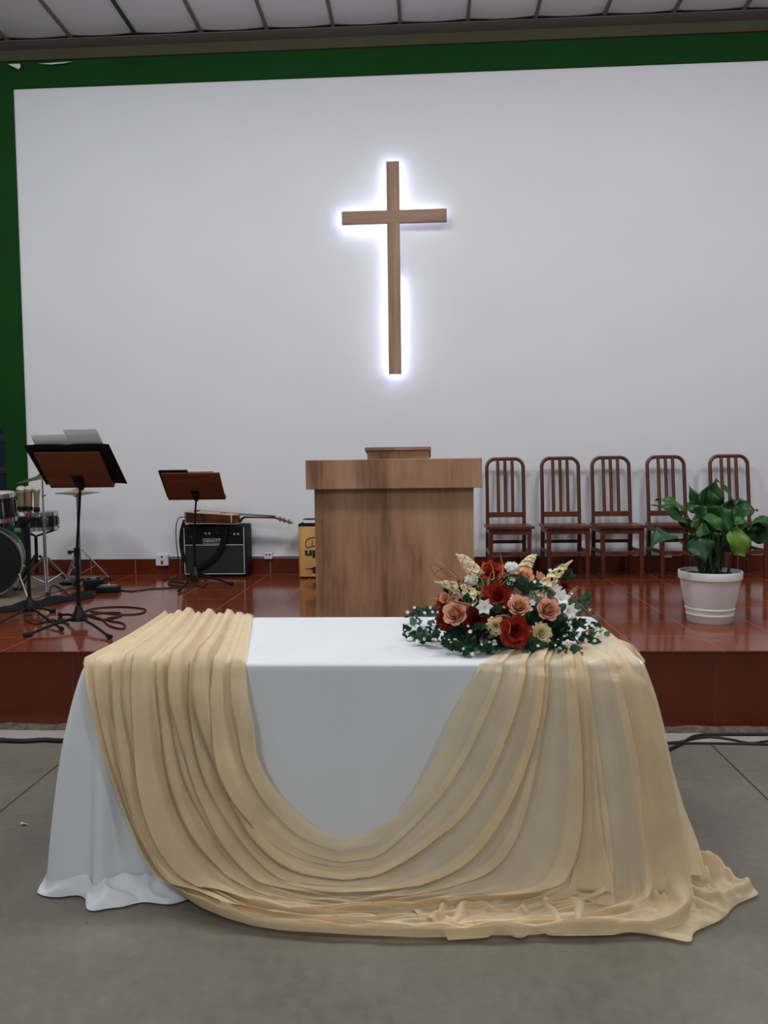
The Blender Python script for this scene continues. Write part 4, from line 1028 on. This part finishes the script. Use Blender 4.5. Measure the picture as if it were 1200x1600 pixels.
# guitar lying on its back, neck to the right
gx0 = aty(289.5, 808, 7.17).x; gx1 = aty(375, 812, 7.17).x; GL = gx1-gx0
gz = az1+.020
gt = thing('acoustic_guitar', 'brown acoustic guitar lying flat on top of the amplifier', 'guitar', ((gx0+gx1)/2, 7.18, gz))
def gw(t):                                   # half width along the body, 0 = tail, 1 = neck end
    b = .19*math.sin(PI*min(1, max(0, t/.62)))**.55 if t < .36 else 0
    K = [(0, .0), (.03, .085), (.1, .145), (.22, .185), (.34, .188), (.48, .150), (.6, .125), (.72, .130), (.84, .140), (.93, .115), (.985, .06), (1, .0)]
    for (a, wa), (c, wc) in zip(K[:-1], K[1:]):
        if a <= t <= c: s = (t-a)/(c-a); s = s*s*(3-2*s) if a > .05 and c < .95 else s; return wa+(wc-wa)*s
    return 0
ts = [.5-.5*math.cos(PI*i/40) for i in range(41)]
outl_ = [(t, gw(t)) for t in ts] + [(t, -gw(t)) for t in ts[-2:0:-1]]
tilt = lambda t: -.018*t
gyc = 7.17
def gp(t, w_, h): return Vector((gx0+GL*t, gyc + .0*t + w_*.92, gz + h + tilt(t) + .004))
def ring(hb, ht): return lambda a, b, c: gp(a, b, (hb if c == 0 else ht(a)))
gh = lambda t: .108-.022*t
MB().prism(outl_, 1, ring(.003, lambda t: gh(t)-.004)).build('body', 'guitar_side', gt, angle=50)
MB().prism([(a, b*.992) for a, b in outl_], 1, lambda a, b, c: gp(a, b, gh(a)-.004 + .004*c)).build('soundboard', 'guitar_top', gt, angle=50)
bi = MB(); n_ = len(outl_)
for hfun in (lambda t: gh(t)-.004, lambda t: .003):
    bi.tube([gp(a, b*1.004, hfun(a)) for a, b in outl_] + [gp(outl_[0][0], outl_[0][1], hfun(outl_[0][0]))], .0028, 6)
bi.build('binding', 'binding', gt)
MB().box((gx1-.045-.006, gyc-.137, gz+.006), (gx1-.043, gyc-.125, gz+.075), .0).build('seam', 'binding', gt, smooth=False)
MB().lathe([(.048, 0), (.048, .001)], 28, gp(.66, 0, gh(.66)-.0)).build('sound_hole', 'ink', gt)
MB().prism([(.20, -.08), (.245, -.08), (.245, .08), (.20, .08)], 1, lambda a, b, c: gp(a, b, gh(a)+.009*c)).build('bridge', 'ink', gt, smooth=False)
hA = aty(380, 806.5, gyc); hB = aty(430, 808, gyc); hC = aty(457.5, 816, gyc)
top1 = gp(1, 0, gh(1)); 
nk = MB(); n0 = Vector((gx1-.01, gyc, hA.z-.004))
nk.tube(spline([Vector((gx1-.012, gyc, hA.z-.055)), Vector((gx1+.012, gyc, hA.z-.035)), Vector((gx1+.035, gyc, hA.z-.012)), Vector((hA.x+.06, gyc, hA.z-.010)), hB-Vector((0, 0, .006))], 24), [.034-.010*min(1, i/7)-.0*i for i in range(24)], 12, flat=.35)
nk.build('neck', 'guitar_side', gt)
MB().prism([(gx1-.16, -.027), (hB.x, -.021), (hB.x, .021), (gx1-.16, .027)], 1, lambda a, b, c: (a, gyc+b, (top1.z+.004 + (hB.z+.004-top1.z-.004)*max(0, (a-gx1)/(hB.x-gx1))) + .007*c)).build('fingerboard', 'ink', gt, smooth=False)
def hp(a, b, c): p = hB.lerp(hC, a); return Vector((p.x, gyc+b, p.z-.012*(1-c)))
hs = MB().prism([(-.02, -.022), (.15, -.034), (1, -.038), (1, .038), (.15, .034), (-.02, .022)], 1, hp).build('headstock', 'guitar_side', gt, smooth=False)
for a in (.3, .55, .8):
    for sy_ in (-1, 1):
        q = hp(a, sy_*.030, 1); m_ = MB().lathe([(.004, -.028), (.004, .016), (.006, .018)], 10, q); m_.box((q.x-.007, gyc+sy_*.05-.008, q.z-.020), (q.x+.007, gyc+sy_*.05+.008, q.z-.006), .002); m_.build('tuning_peg', 'chrome', gt)
ss = MB()
for k in range(6):
    o_ = -.019+.0076*k; ss.tube([gp(.22, o_*1.3, gh(.22)+.011), hB+Vector((0, o_, .013)), hB.lerp(hC, .6)+Vector((0, o_*1.2, .004))], .0007, 4)
ss.build('strings', 'silver', gt)
# strap hanging over the amplifier front
SP = [aty(352, 818, AY-.012), aty(351, 836, AY-.016), aty(347, 852, AY-.016), aty(338, 868, AY-.014), aty(326, 879, AY-.013), aty(312, 886, AY-.012), aty(298, 888, AY-.012)]
SC = spline([Vector((SP[0].x+.005, AY+.05, gz+.012))] + SP, 40)
mb = MB()
def stp(u, v):
    i = min(38, int(u*39)); t = (SC[i+1]-SC[i]); t.y = 0; t.normalize(); sd = Vector((t.z, 0, -t.x)); return SC[i] + sd*(.052*(v-.5)) + Vector((0, -.004*math.sin(PI*v), 0))
mb.grid(40, 5, stp); mb.build('strap', 'blackcloth', gt, thick=.003, angle=80)
SP2 = [aty(289, 812, AY+.03), aty(284, 830, AY+.02), aty(283, 850, AY+.015), aty(287, 872, AY-.004), aty(290, 880, AY-.008)]
SC2 = spline(SP2, 40); mb = MB()
def stp2(u, v):
    i = min(38, int(u*39)); return SC2[i] + Vector((.04*(v-.5), -.02*(v-.5), 0))
mb.grid(40, 4, stp2); mb.build('strap', 'blackcloth', gt, thick=.003, angle=80)
tag(MB().tube(spline([aty(288, 808, 7.12), aty(280, 809, 7.10), aty(275.5, 820, 7.10), aty(275, 840, 7.12), aty(277, 862, 7.20), aty(278.5, 878, 7.26), Vector((aty(279, 895, 7.2).x, 7.18, STAGE+.006)), atz(272, 906, STAGE+.006)], 50), .0042, 8).build('guitar_cable', 'cable'), 'black cable hanging from the guitar beside the amplifier', 'cable')

# cajon
cyf = 7.0; cx0 = aty(467, 860, cyf).x; cz1 = aty(480, 819.5, cyf).z
cj = thing('cajon', 'light wood cajon box drum half hidden behind the pulpit', 'cajon', (cx0+.15, cyf+.14, STAGE))
MB().box((cx0-.004, cyf+.008, STAGE+.008), (cx0+.306, cyf+.29, cz1), .008).build('body', 'shell', cj)
MB().box((cx0, cyf, STAGE+.012), (cx0+.30, cyf+.010, cz1-.016), .005).build('front_panel', 'cajon', cj)
MB().box((cx0-.002, cyf-.001, cz1-.018), (cx0+.302, cyf+.288, cz1+.006), .005).build('top_panel', 'blackcloth', cj)
for x_ in (cx0+.03, cx0+.27):
    for y_ in (cyf+.04, cyf+.25): MB().lathe([(.013, 0), (.015, .012)], 10, (x_, y_, STAGE)).build('rubber_foot', 'rubber', cj)
up = aty(487, 862, cyf)
fpanel = [o for o in cj.children if o.name.startswith('front_panel')][0]
text('lettering', 'up', (aty(476, 860, cyf).x+.068, cyf-.001, up.z-.004), .092, 'ink', fpanel, wid=.136, bold=.004)
hat = [aty(480, 856, cyf-.001), aty(477.5, 850, cyf-.001), aty(479.5, 844, cyf-.001), aty(484, 841, cyf-.001), aty(490, 840, cyf-.001), aty(497, 841, cyf-.001), aty(502, 846, cyf-.001), aty(503, 853, cyf-.001)]
em = MB().tube(spline(hat, 40), .0042, 6); em.tube(spline([hat[0], aty(487, 854, cyf-.001), aty(496, 853, cyf-.001), hat[-1]], 20), .0042, 6)
em.tube(spline([aty(487, 843, cyf-.001), aty(489, 847, cyf-.001), aty(487, 850, cyf-.001), aty(490, 853, cyf-.001)], 20), .0035, 6); em.build('hat_emblem', 'ink', fpanel)
e2 = MB()
sp_ = [(475.5, 888.5), (486, 888), (489, 886.5), (492, 885), (500, 889), (492, 897), (489, 895), (487, 893.5), (490, 891.5), (486, 890)]
P_ = [aty(x, y, cyf-.001) for x, y in sp_]
e2.prism([(p.x, p.z) for p in P_], .004, lambda a, b, c: (a, cyf-.002+c, b)); e2.build('spade_emblem', 'ink', fpanel, smooth=False)
bx = aty(473.5, 815, cyf+.06)
bk = thing('book', 'small white-edged book lying on the cajon behind the pulpit', 'book', (bx.x+.1, cyf+.14, cz1+.006))
MB().box((bx.x+.006, cyf+.056, cz1+.010), (bx.x+.195, cyf+.20, cz1+.040), .002).build('pages', 'paper', bk, smooth=False)
cvb = MB().box((bx.x, cyf+.05, cz1+.006), (bx.x+.2, cyf+.205, cz1+.010), .001); cvb.box((bx.x, cyf+.05, cz1+.040), (bx.x+.2, cyf+.205, cz1+.044), .001); cvb.build('cover', 'ink', bk, smooth=False)

# ------------------------------------------------------------------ sockets and conduit
def socket(label, x0, y0, x1, y1, red, kind='wall_socket'):
    Y = WALL-.022
    a, b = aty(x0, y1, Y), aty(x1, y0, Y)
    r = thing(kind, label, 'socket', ((a.x+b.x)/2, WALL-.018, a.z), 'wall sockets')
    MB().box((a.x, WALL-.05, a.z), (b.x, WALL-.0, b.z), .005).build('plate', 'plastic', r, smooth=False)
    w_ = b.x-a.x; h_ = b.z-a.z
    if red:
        MB().box((a.x+w_*.42, WALL-.056, a.z+h_*.14), (a.x+w_*.60, WALL-.048, a.z+h_*.46), .002).build('switch', 'redplastic', r, smooth=False)
        MB().box((a.x+w_*.42, WALL-.052, a.z+h_*.70), (a.x+w_*.58, WALL-.049, a.z+h_*.88), .002).build('slot', 'darkslot', r, smooth=False)
    else:
        for t in (.3, .68): MB().box((a.x+w_*(t-.1), WALL-.0525, a.z+h_*.62), (a.x+w_*(t+.1), WALL-.049, a.z+h_*.85), .002).build('slot', 'darkslot', r, smooth=False)
socket('white socket with a red switch on the wall beside the amplifier', 245, 866, 264, 883.5, True)
socket('small white double socket on the skirting between amplifier and cajon', 413.5, 863.5, 426, 873, False)
socket('small white socket on the skirting behind the chairs and plant', 1037, 863.5, 1048.5, 871, False)
cz_ = aty(440, 868.7, WALL-.01).z
tag(MB().tube([(aty(264, 870, WALL).x, WALL-.010, cz_+.006), (aty(415, 869, WALL).x, WALL-.010, cz_+.001), (aty(600, 868, WALL).x, WALL-.010, cz_)], .009, 10).build('cable_conduit', 'plastic'), 'thin white cable conduit along the wall above the skirting', 'conduit')

# ------------------------------------------------------------------ drum kit corner
rugp = [atz(160, 902, STAGE), atz(152, 918, STAGE), atz(-10, 950, STAGE)]
rg = MB()
RC = [(-2.96, 7.18), (-3.02, 5.45), (-4.9, 5.35), (-4.9, 7.2)]
rg.prism(RC, .008, lambda a, b, c: (a, b, STAGE+c))
tag(rg.build('drum_rug', 'rug', smooth=False), 'worn beige rug beneath the drum kit', 'rug')
ZR = STAGE+.008
def drum(name, label, c, axis, R, depth, heads, lugs=8, legs=True, parts=None):
    a = Vector(axis).normalized(); c = Vector(c)
    r = thing(name, label, 'drum', c, 'drum kit')
    MB().lathe([(R*.97, -depth/2), (R, -depth/2+.004), (R, depth/2-.004), (R*.97, depth/2)], 48, c, a).build('shell', 'shell', r)
    for s_, hm in ((-1, heads[0]), (1, heads[1])):
        MB().lathe([(.002, s_*(depth/2+.004)), (R*.985, s_*(depth/2+.004)), (R*.985, s_*(depth/2-.002))], 48, c, a, cap=False).build('drumhead', hm, r)
        MB().lathe([(R*.985, s_*(depth/2+.010)), (R*1.035, s_*(depth/2+.010)), (R*1.035, s_*(depth/2-.022)), (R*1.0, s_*(depth/2-.022)), (R*.985, s_*(depth/2+.010))], 48, c, a, cap=False).build('hoop', 'chrome', r)
    q = Vector((0, 0, 1)).rotation_difference(a)
    for k in range(lugs):
        t = 2*PI*k/lugs+.2; d = q @ Vector((math.cos(t), math.sin(t), 0))
        p = c + d*(R+.008); MB().tube([p-a*min(.05, depth*.25), p+a*min(.05, depth*.25)], .010, 8).build('lug', 'chrome', r)
        if depth < .3: MB().tube([c+d*(R*1.03)-a*depth/2, c+d*(R*1.03)+a*depth/2], .003, 6).build('tension_rod', 'chrome', r)
    return r
kc = aty(-24, 886, 5.85)
KR = .262; kc.z = ZR+KR+.02
kick = drum('bass_drum', 'large black bass drum at the left edge of the stage', (kc.x-.07, kc.y+.15, kc.z), (.42, -.91, 0), KR, .36, ('blackhead', 'blackhead'), 8)
for sx in (-1, 1):
    MB().tube([(kc.x+sx*KR*.85, kc.y+.08, kc.z-.10), (kc.x+sx*(KR+.10), kc.y-.06, ZR+.006)], .008, 8).build('spur', 'chrome', kick)
tc_ = aty(-2, 792, 6.0); 
tom = drum('tom_drum', 'black tom drum with chrome lugs mounted above the bass drum', tc_, (0, -.12, 1), .125, .20, ('drumhead', 'drumhead'), 6)
MB().tube([tc_+Vector((.0, .12, -.05)), (tc_.x, kc.y+.18, tc_.z-.10), (tc_.x, kc.y+.2, kc.z+KR)], .012, 8).build('mount', 'chrome', tom)
sc_ = aty(55, 814, 6.55)
snare = drum('snare_drum', 'black shallow snare drum on its stand', sc_, (0, 0, 1), .176, .135, ('drumhead', 'drumhead'), 8)
sst = thing('snare_stand', 'black tripod stand carrying the snare drum', 'stand', (sc_.x, sc_.y, ZR), 'drum hardware')
MB().tube([(sc_.x, sc_.y, ZR+.10), (sc_.x, sc_.y, sc_.z-.12)], .013, 10).build('pole', 'black', sst)
for k in range(3):
    t = .5+2*PI*k/3; d = Vector((math.cos(t), math.sin(t), 0)); b_ = Vector((sc_.x, sc_.y, 0))
    MB().tube([b_+d*.02+Vector((0, 0, ZR+.26)), b_+d*.26+Vector((0, 0, ZR+.012))], .011, 8).build('leg', 'black', sst)
    MB().tube([b_+Vector((0, 0, sc_.z-.13)), b_+d*.17+Vector((0, 0, sc_.z-.078)), b_+d*.185+Vector((0, 0, sc_.z-.05))], .008, 8).build('arm', 'black', sst)
def cymbal(mb, c, axis, R, up=1):
    mb.lathe([(.004, up*.026), (.02, up*.024), (.034, up*.012), (.05, up*.006), (R*.6, up*-.004), (R, up*-.018), (R, up*-.0195), (R*.6, up*-.006), (.05, up*.004)], 56, c, axis, cap=False)
def stand_legs(r, x, y, zh, spread, m='chrome', ph=.4, pairs=True):
    for k in range(3):
        t = ph+2*PI*k/3; d = Vector((math.cos(t), math.sin(t), 0)); s_ = d.cross(Vector((0, 0, 1)))*.012
        lg = MB(); 
        for q in (-1, 1): lg.tube([Vector((x, y, zh))+d*.02+s_*q, Vector((x, y, ZR+.014))+d*spread+s_*q*.5], .005, 8)
        lo = lg.build('leg', m, r); f = Vector((x, y, ZR+.012))+d*spread; MB().tube([f-d*.012, f+d*.018], .011, 8).build('rubber_foot', 'rubber', lo)
        MB().tube([Vector((x, y, ZR+.06)), Vector((x, y, (zh+ZR)/2-.01))+d*spread*.55], .004, 6).build('brace', m, r)
# hi-hat
hx = aty(121, 770, 6.85)
hh_ = thing('hi_hat', 'pair of bronze hi-hat cymbals on a chrome stand behind the tall music stand', 'cymbal', (hx.x, hx.y, ZR), 'drum kit')
m_ = MB(); cymbal(m_, hx+Vector((0, 0, .016)), (0, 0, 1), .185); m_.build('cymbal', 'brass', hh_)
m_ = MB(); cymbal(m_, hx-Vector((0, 0, .016)), (0, 0, 1), .185, -1); m_.build('cymbal', 'brass', hh_)
MB().tube([(hx.x, hx.y, ZR+.05), (hx.x, hx.y, hx.z-.04)], .012, 10).build('pole', 'chrome', hh_)
MB().tube([(hx.x, hx.y, hx.z-.05), (hx.x, hx.y, hx.z+.12)], .004, 8).build('rod', 'chrome', hh_)
stand_legs(hh_, hx.x, hx.y, ZR+.28, .24)
MB().box((hx.x-.05, hx.y-.30, ZR+.01), (hx.x+.05, hx.y-.04, ZR+.03), .006).build('pedal', 'black', hh_)
# crash cymbal
cxp = aty(66, 744, 6.3)
cs = thing('crash_cymbal', 'tilted bronze crash cymbal on a tall chrome stand', 'cymbal', (cxp.x, cxp.y, ZR), 'drum kit')
m_ = MB(); cymbal(m_, cxp, (-.16, -.10, 1), .205); m_.build('cymbal', 'brass', cs)
MB().tube([(cxp.x, cxp.y, ZR+.03), (cxp.x, cxp.y, cxp.z-.35)], .012, 10).build('pole', 'chrome', cs)
MB().tube([(cxp.x, cxp.y, cxp.z-.36), (cxp.x, cxp.y, cxp.z+.035)], .007, 10).build('rod', 'chrome', cs)
m_ = MB().lathe([(.014, -.015), (.016, .0), (.014, .03)], 12, (cxp.x, cxp.y, cxp.z-.36)); m_.tube([(cxp.x, cxp.y, cxp.z-.35), (cxp.x+.035, cxp.y-.01, cxp.z-.345)], .006, 8); m_.build('clamp', 'chrome', cs)
m_ = MB().lathe([(.010, -.012), (.012, .012)], 12, (cxp.x, cxp.y, cxp.z-.16)); m_.tube([(cxp.x, cxp.y, cxp.z-.16), (cxp.x+.03, cxp.y-.01, cxp.z-.155)], .005, 8); m_.build('clamp', 'chrome', cs)
MB().lathe([(.010, 0), (.012, .010), (.006, .018)], 12, cxp+Vector((0, 0, .026))).build('wing_nut', 'black', cs)
stand_legs(cs, cxp.x, cxp.y, ZR+.27, .26, ph=1.0)
# drum throne behind
th_ = Vector((aty(-30, 850, 6.7).x, 6.75, ZR))
# microphone stand with three microphones
mb_ = atz(47, 962, STAGE); mb_.z = STAGE
mst = thing('microphone_stand', 'black tripod microphone stand carrying three microphones, left of the tall music stand', 'microphone stand', mb_)
ztopm = aty(44, 822, mb_.y).z
MB().tube([(mb_.x, mb_.y, STAGE+.05), (mb_.x, mb_.y, ztopm)], .0115, 12).build('pole', 'black', mst)
MB().tube([(mb_.x, mb_.y, STAGE+.46), (mb_.x, mb_.y, STAGE+.60)], .019, 12).build('clutch', 'black', mst)
MB().lathe([(.045, .03), (.043, .06), (.022, .10), (.014, .13)], 16, mb_).build('hub', 'black', mst)
for f in (atz(95, 985, STAGE), atz(-15, 985, STAGE), atz(80, 957, STAGE)):
    f = Vector((f.x, f.y, STAGE+.013)); d = f-mb_; d.z = 0; d.normalize(); lo = MB().tube([mb_+Vector((0, 0, .06))+d*.02, f], .008, 10).build('leg', 'black', mst)
    MB().tube([f-d*.01, f+d*.03], .013, 10).build('rubber_foot', 'rubber', lo)
bar0, bar1 = aty(29, 810, mb_.y), aty(61, 809, mb_.y)
MB().tube([bar0, (bar0+bar1)/2-Vector((0, 0, .012)), bar1], .009, 8).build('crossbar', 'black', mst)
MB().tube([(mb_.x, mb_.y, ztopm-.01), (bar0+bar1)/2-Vector((0, 0, .012))], .010, 8).build('neck', 'black', mst)
def mic(label, top, bot, R, band):
    a, b = aty(*top, mb_.y-.0), aty(*bot, mb_.y-.0); d = a-b; L = d.length; d.normalize()
    r = thing('microphone', label, 'microphone', b, 'microphones on the stand')
    hz = L-R*1.5
    MB().lathe([(R*.50, 0), (R*.52, .01), (R*.80, hz*.9), (R*.86, hz)], 24, b, d).build('body', 'goldmic', r)
    prof = [(R*.84, hz-.001), (R*1.0, hz+R*.25), (R*1.02, hz+R*.6), (R*1.0, hz+R*.75)] + [(R*.98*math.cos(t), hz+R*.75+R*.75*math.sin(t)) for t in (.3, .6, .9, 1.2, 1.45)]
    MB().lathe(prof, 24, b, d).build('grille', 'mesh', r)
    MB().lathe([(R*1.03, hz+R*.55), (R*1.06, hz+R*.6), (R*1.06, hz+R*.72), (R*1.03, hz+R*.77)], 24, b, d, cap=False).build('ring', 'silver', r)
    MB().lathe([(R*.56, -.004), (R*.60, .004), (R*.60, .018), (R*.56, .022)], 20, b, d).build('band', band, r)
    MB().lathe([(R*.85, hz*.22), (R*.85, hz*.40), (R*.66, hz*.40)], 20, b, d, cap=False).build('clip', 'black', r)
mic('champagne handheld microphone with a white band, outer left of the three on the stand', (33, 759), (34.5, 805), .035, 'plastic')
mic('champagne handheld microphone with a red band, in the middle of the three on the stand', (44.5, 759), (45.5, 806), .030, 'redband')
mic('slim champagne handheld microphone with a green band on the stand', (57, 761), (57.5, 808), .024, 'greenband')
# black soft bag along the rug and pedals
bg0, bg1 = atz(-10, 958, STAGE), atz(152, 930, STAGE)
def bag(u, v):
    c = bg0.lerp(bg1, u); a = PI*v; d = (bg1-bg0).normalized(); s_ = Vector((-d.y, d.x, 0))
    w_ = .085*(1+.25*math.sin(u*17))*min(1, 6*u+.2, 6*(1-u)+.2); hgt = .04*(1+.3*math.sin(u*23+1))*min(1, 6*u+.2, 6*(1-u)+.2)
    return Vector((c.x, c.y, STAGE+.002)) - s_*math.cos(a)*w_ + Vector((0, 0, hgt*math.sin(a)))
tag(MB().grid(60, 13, bag).build('instrument_bag', 'blackcloth', angle=80), 'long limp black bag lying along the edge of the rug', 'bag')
def pedal(label, px, py, w_, d_, h_, rz, sil):
    c = atz(px, py, STAGE); r = thing('effects_pedal', label, 'pedal', (c.x, c.y, STAGE), 'floor pedals')
    Rz = Matrix.Rotation(rz, 3, 'Z')
    MB().box((c.x-w_/2, c.y-d_/2, STAGE), (c.x+w_/2, c.y+d_/2, STAGE+h_), .006, Rz).build('case', 'black', r)
    for k in (-1, 1):
        o_ = Rz @ Vector((k*w_*.25, -d_*.1, 0)); MB().lathe([(.018, 0), (.018, .008), (.012, .012)], 14, (c.x+o_.x, c.y+o_.y, STAGE+h_)).build('switch', sil, r)
    o_ = Rz @ Vector((0, d_*.22, 0)); MB().box((c.x+o_.x-w_*.35, c.y+o_.y-.02, STAGE+h_), (c.x+o_.x+w_*.35, c.y+o_.y+.02, STAGE+h_+.004), .001, Rz).build('panel', 'silver', r, smooth=False)
pedal('black effects pedal with silver switches at the end of the floor bag', 170, 925, .17, .16, .05, .2, 'silver')
pedal('black bulky pedal box between the bag and the rug corner', 146, 920, .15, .20, .085, .5, 'black')

# ------------------------------------------------------------------ cables
def cable(label, pts, r, Zf, n=160, name='cable'):
    P = [atz(x, y, Zf+r) for x, y in pts]
    return tag(MB().tube(spline(P, n), r, 8).build(name, 'cable'), label, 'cable', 'loose cables')
cable('black cable looping furthest right over the stage tiles by the tall stand', [(118, 968), (135, 954), (160, 949), (195, 948), (224, 951), (227, 955), (215, 959), (188, 960), (160, 957), (140, 955)], .0045, STAGE)
cable('black cable curling between the legs of the tall music stand', [(60, 972), (95, 969), (130, 962), (165, 957), (186, 957), (187, 962), (165, 968), (140, 963), (132, 957)], .0045, STAGE)
cable('black cable with a plug end, making an S-shape on the stage', [(128, 958), (150, 964), (160, 968), (170, 977), (188, 982), (196, 979), (190, 973), (172, 970), (168, 966), (190, 962)], .0045, STAGE)
cable('black cable running from the pedals to the amplifier', [(182, 921), (205, 923.5), (235, 920), (262, 918.5), (285, 916), (295, 908)], .005, STAGE)
cable('black cable coiled around the base of the smaller music stand', [(256, 907), (262, 904), (280, 904), (300, 905), (310, 908), (290, 911), (268, 908), (264, 913), (285, 916), (305, 915), (318, 917), (322, 911)], .006, STAGE)
cable('black cable snaking over the rug under the drum stands', [(62, 948), (75, 935), (82, 915), (98, 922), (110, 930), (128, 925), (150, 905), (160, 900)], .0055, ZR)
cable('black cable running down beside the microphone stand foot', [(38, 946), (40, 968), (60, 975), (80, 968), (108, 975)], .0045, STAGE)
cable('thick black cable on the concrete left of the table', [(-1500, 1150), (-800, 1158), (-60, 1156), (0, 1156.5), (40, 1157.5), (70, 1155.5), (100, 1157), (200, 1156), (420, 1158), (640, 1157)], .012, 0, name='floor_cable')
cable('black cable lying straight on the concrete right of the table', [(560, 1160), (930, 1161), (1050, 1161), (1130, 1161.5), (1200, 1163), (1270, 1164), (1700, 1160), (2300, 1166)], .006, 0, name='floor_cable')
cable('black cable rising in a low arc towards the stage right of the table', [(940, 1162), (1050, 1160), (1085, 1154), (1110, 1151.5), (1140, 1155), (1172, 1161), (1200, 1158), (1250, 1155), (1600, 1158), (2300, 1162)], .006, 0, name='floor_cable')
cable('thick black cable slanting from the table drape to the stage riser', [(1000, 1190), (1048, 1170), (1068, 1160), (1088, 1149.5), (1130, 1147.5), (1260, 1147.5), (1700, 1148.5), (2300, 1153)], .008, 0, name='floor_cable')
sp0 = atz(38, 1288, .002)
mb = MB(); mb.grid(6, 4, lambda u, v: sp0 + Vector((-.012+.026*u, -.010+.022*v*(.4+.6*u), .003+.006*math.sin(u*3+v*2)))); tag(mb.build('paper_scrap', 'scrap', thick=.0008), 'tiny white paper scrap on the concrete floor left of the table', 'scrap')

# ------------------------------------------------------------------ light: suspended panels of the hall (shining down), added point fills under the near row, and soft ambient light from the rest of it
def lamp(x, y, w_, side=0, col=(.96, .985, 1), sx=1.2, sy=.6, z=5.10):
    l = bpy.data.lights.new('suspended_panel', 'AREA'); l.shape = 'RECTANGLE'; l.size = sx; l.size_y = sy; l.energy = w_; l.color = col
    o = bpy.data.objects.new('suspended_panel', l); COL.objects.link(o); o.location = (x, y, z)
    if side:
        l = bpy.data.lights.new('side_fill', 'POINT'); l.shadow_soft_size = .25; l.energy = side; l.color = col  # added point light, brightens the upper wall and ceiling
        o = bpy.data.objects.new('side_fill', l); COL.objects.link(o); o.location = (x, y, z-.30)
LP = 44
for x in (-4.4, -1.5, 1.5, 4.4): lamp(x, 3.8, LP*.50, 94)
for x in (-2.6, 2.6):
    lamp(x, -1.0, LP*1.75); lamp(x, -5, LP*2)
wd = bpy.data.worlds.new('hall'); sc.world = wd; wd.use_nodes = True
wd.node_tree.nodes['Background'].inputs[0].default_value = (.90, .96, 1, 1); wd.node_tree.nodes['Background'].inputs[1].default_value = .13

# ------------------------------------------------------------------ camera and view
cd = bpy.data.cameras.new('camera'); cam = bpy.data.objects.new('camera', cd); COL.objects.link(cam)
cd.sensor_fit = 'HORIZONTAL'; cd.sensor_width = 36; cd.lens = 36*F/1200; cd.clip_start = .05
mx = Matrix((RT, UP, -FW)).transposed().to_4x4(); mx.translation = CAM; cam.matrix_world = mx
sc.camera = cam
sc.view_settings.view_transform = 'Standard'; sc.view_settings.look = 'None'; sc.view_settings.gamma = 1; sc.view_settings.exposure = 0
sc.view_settings.use_curve_mapping = False
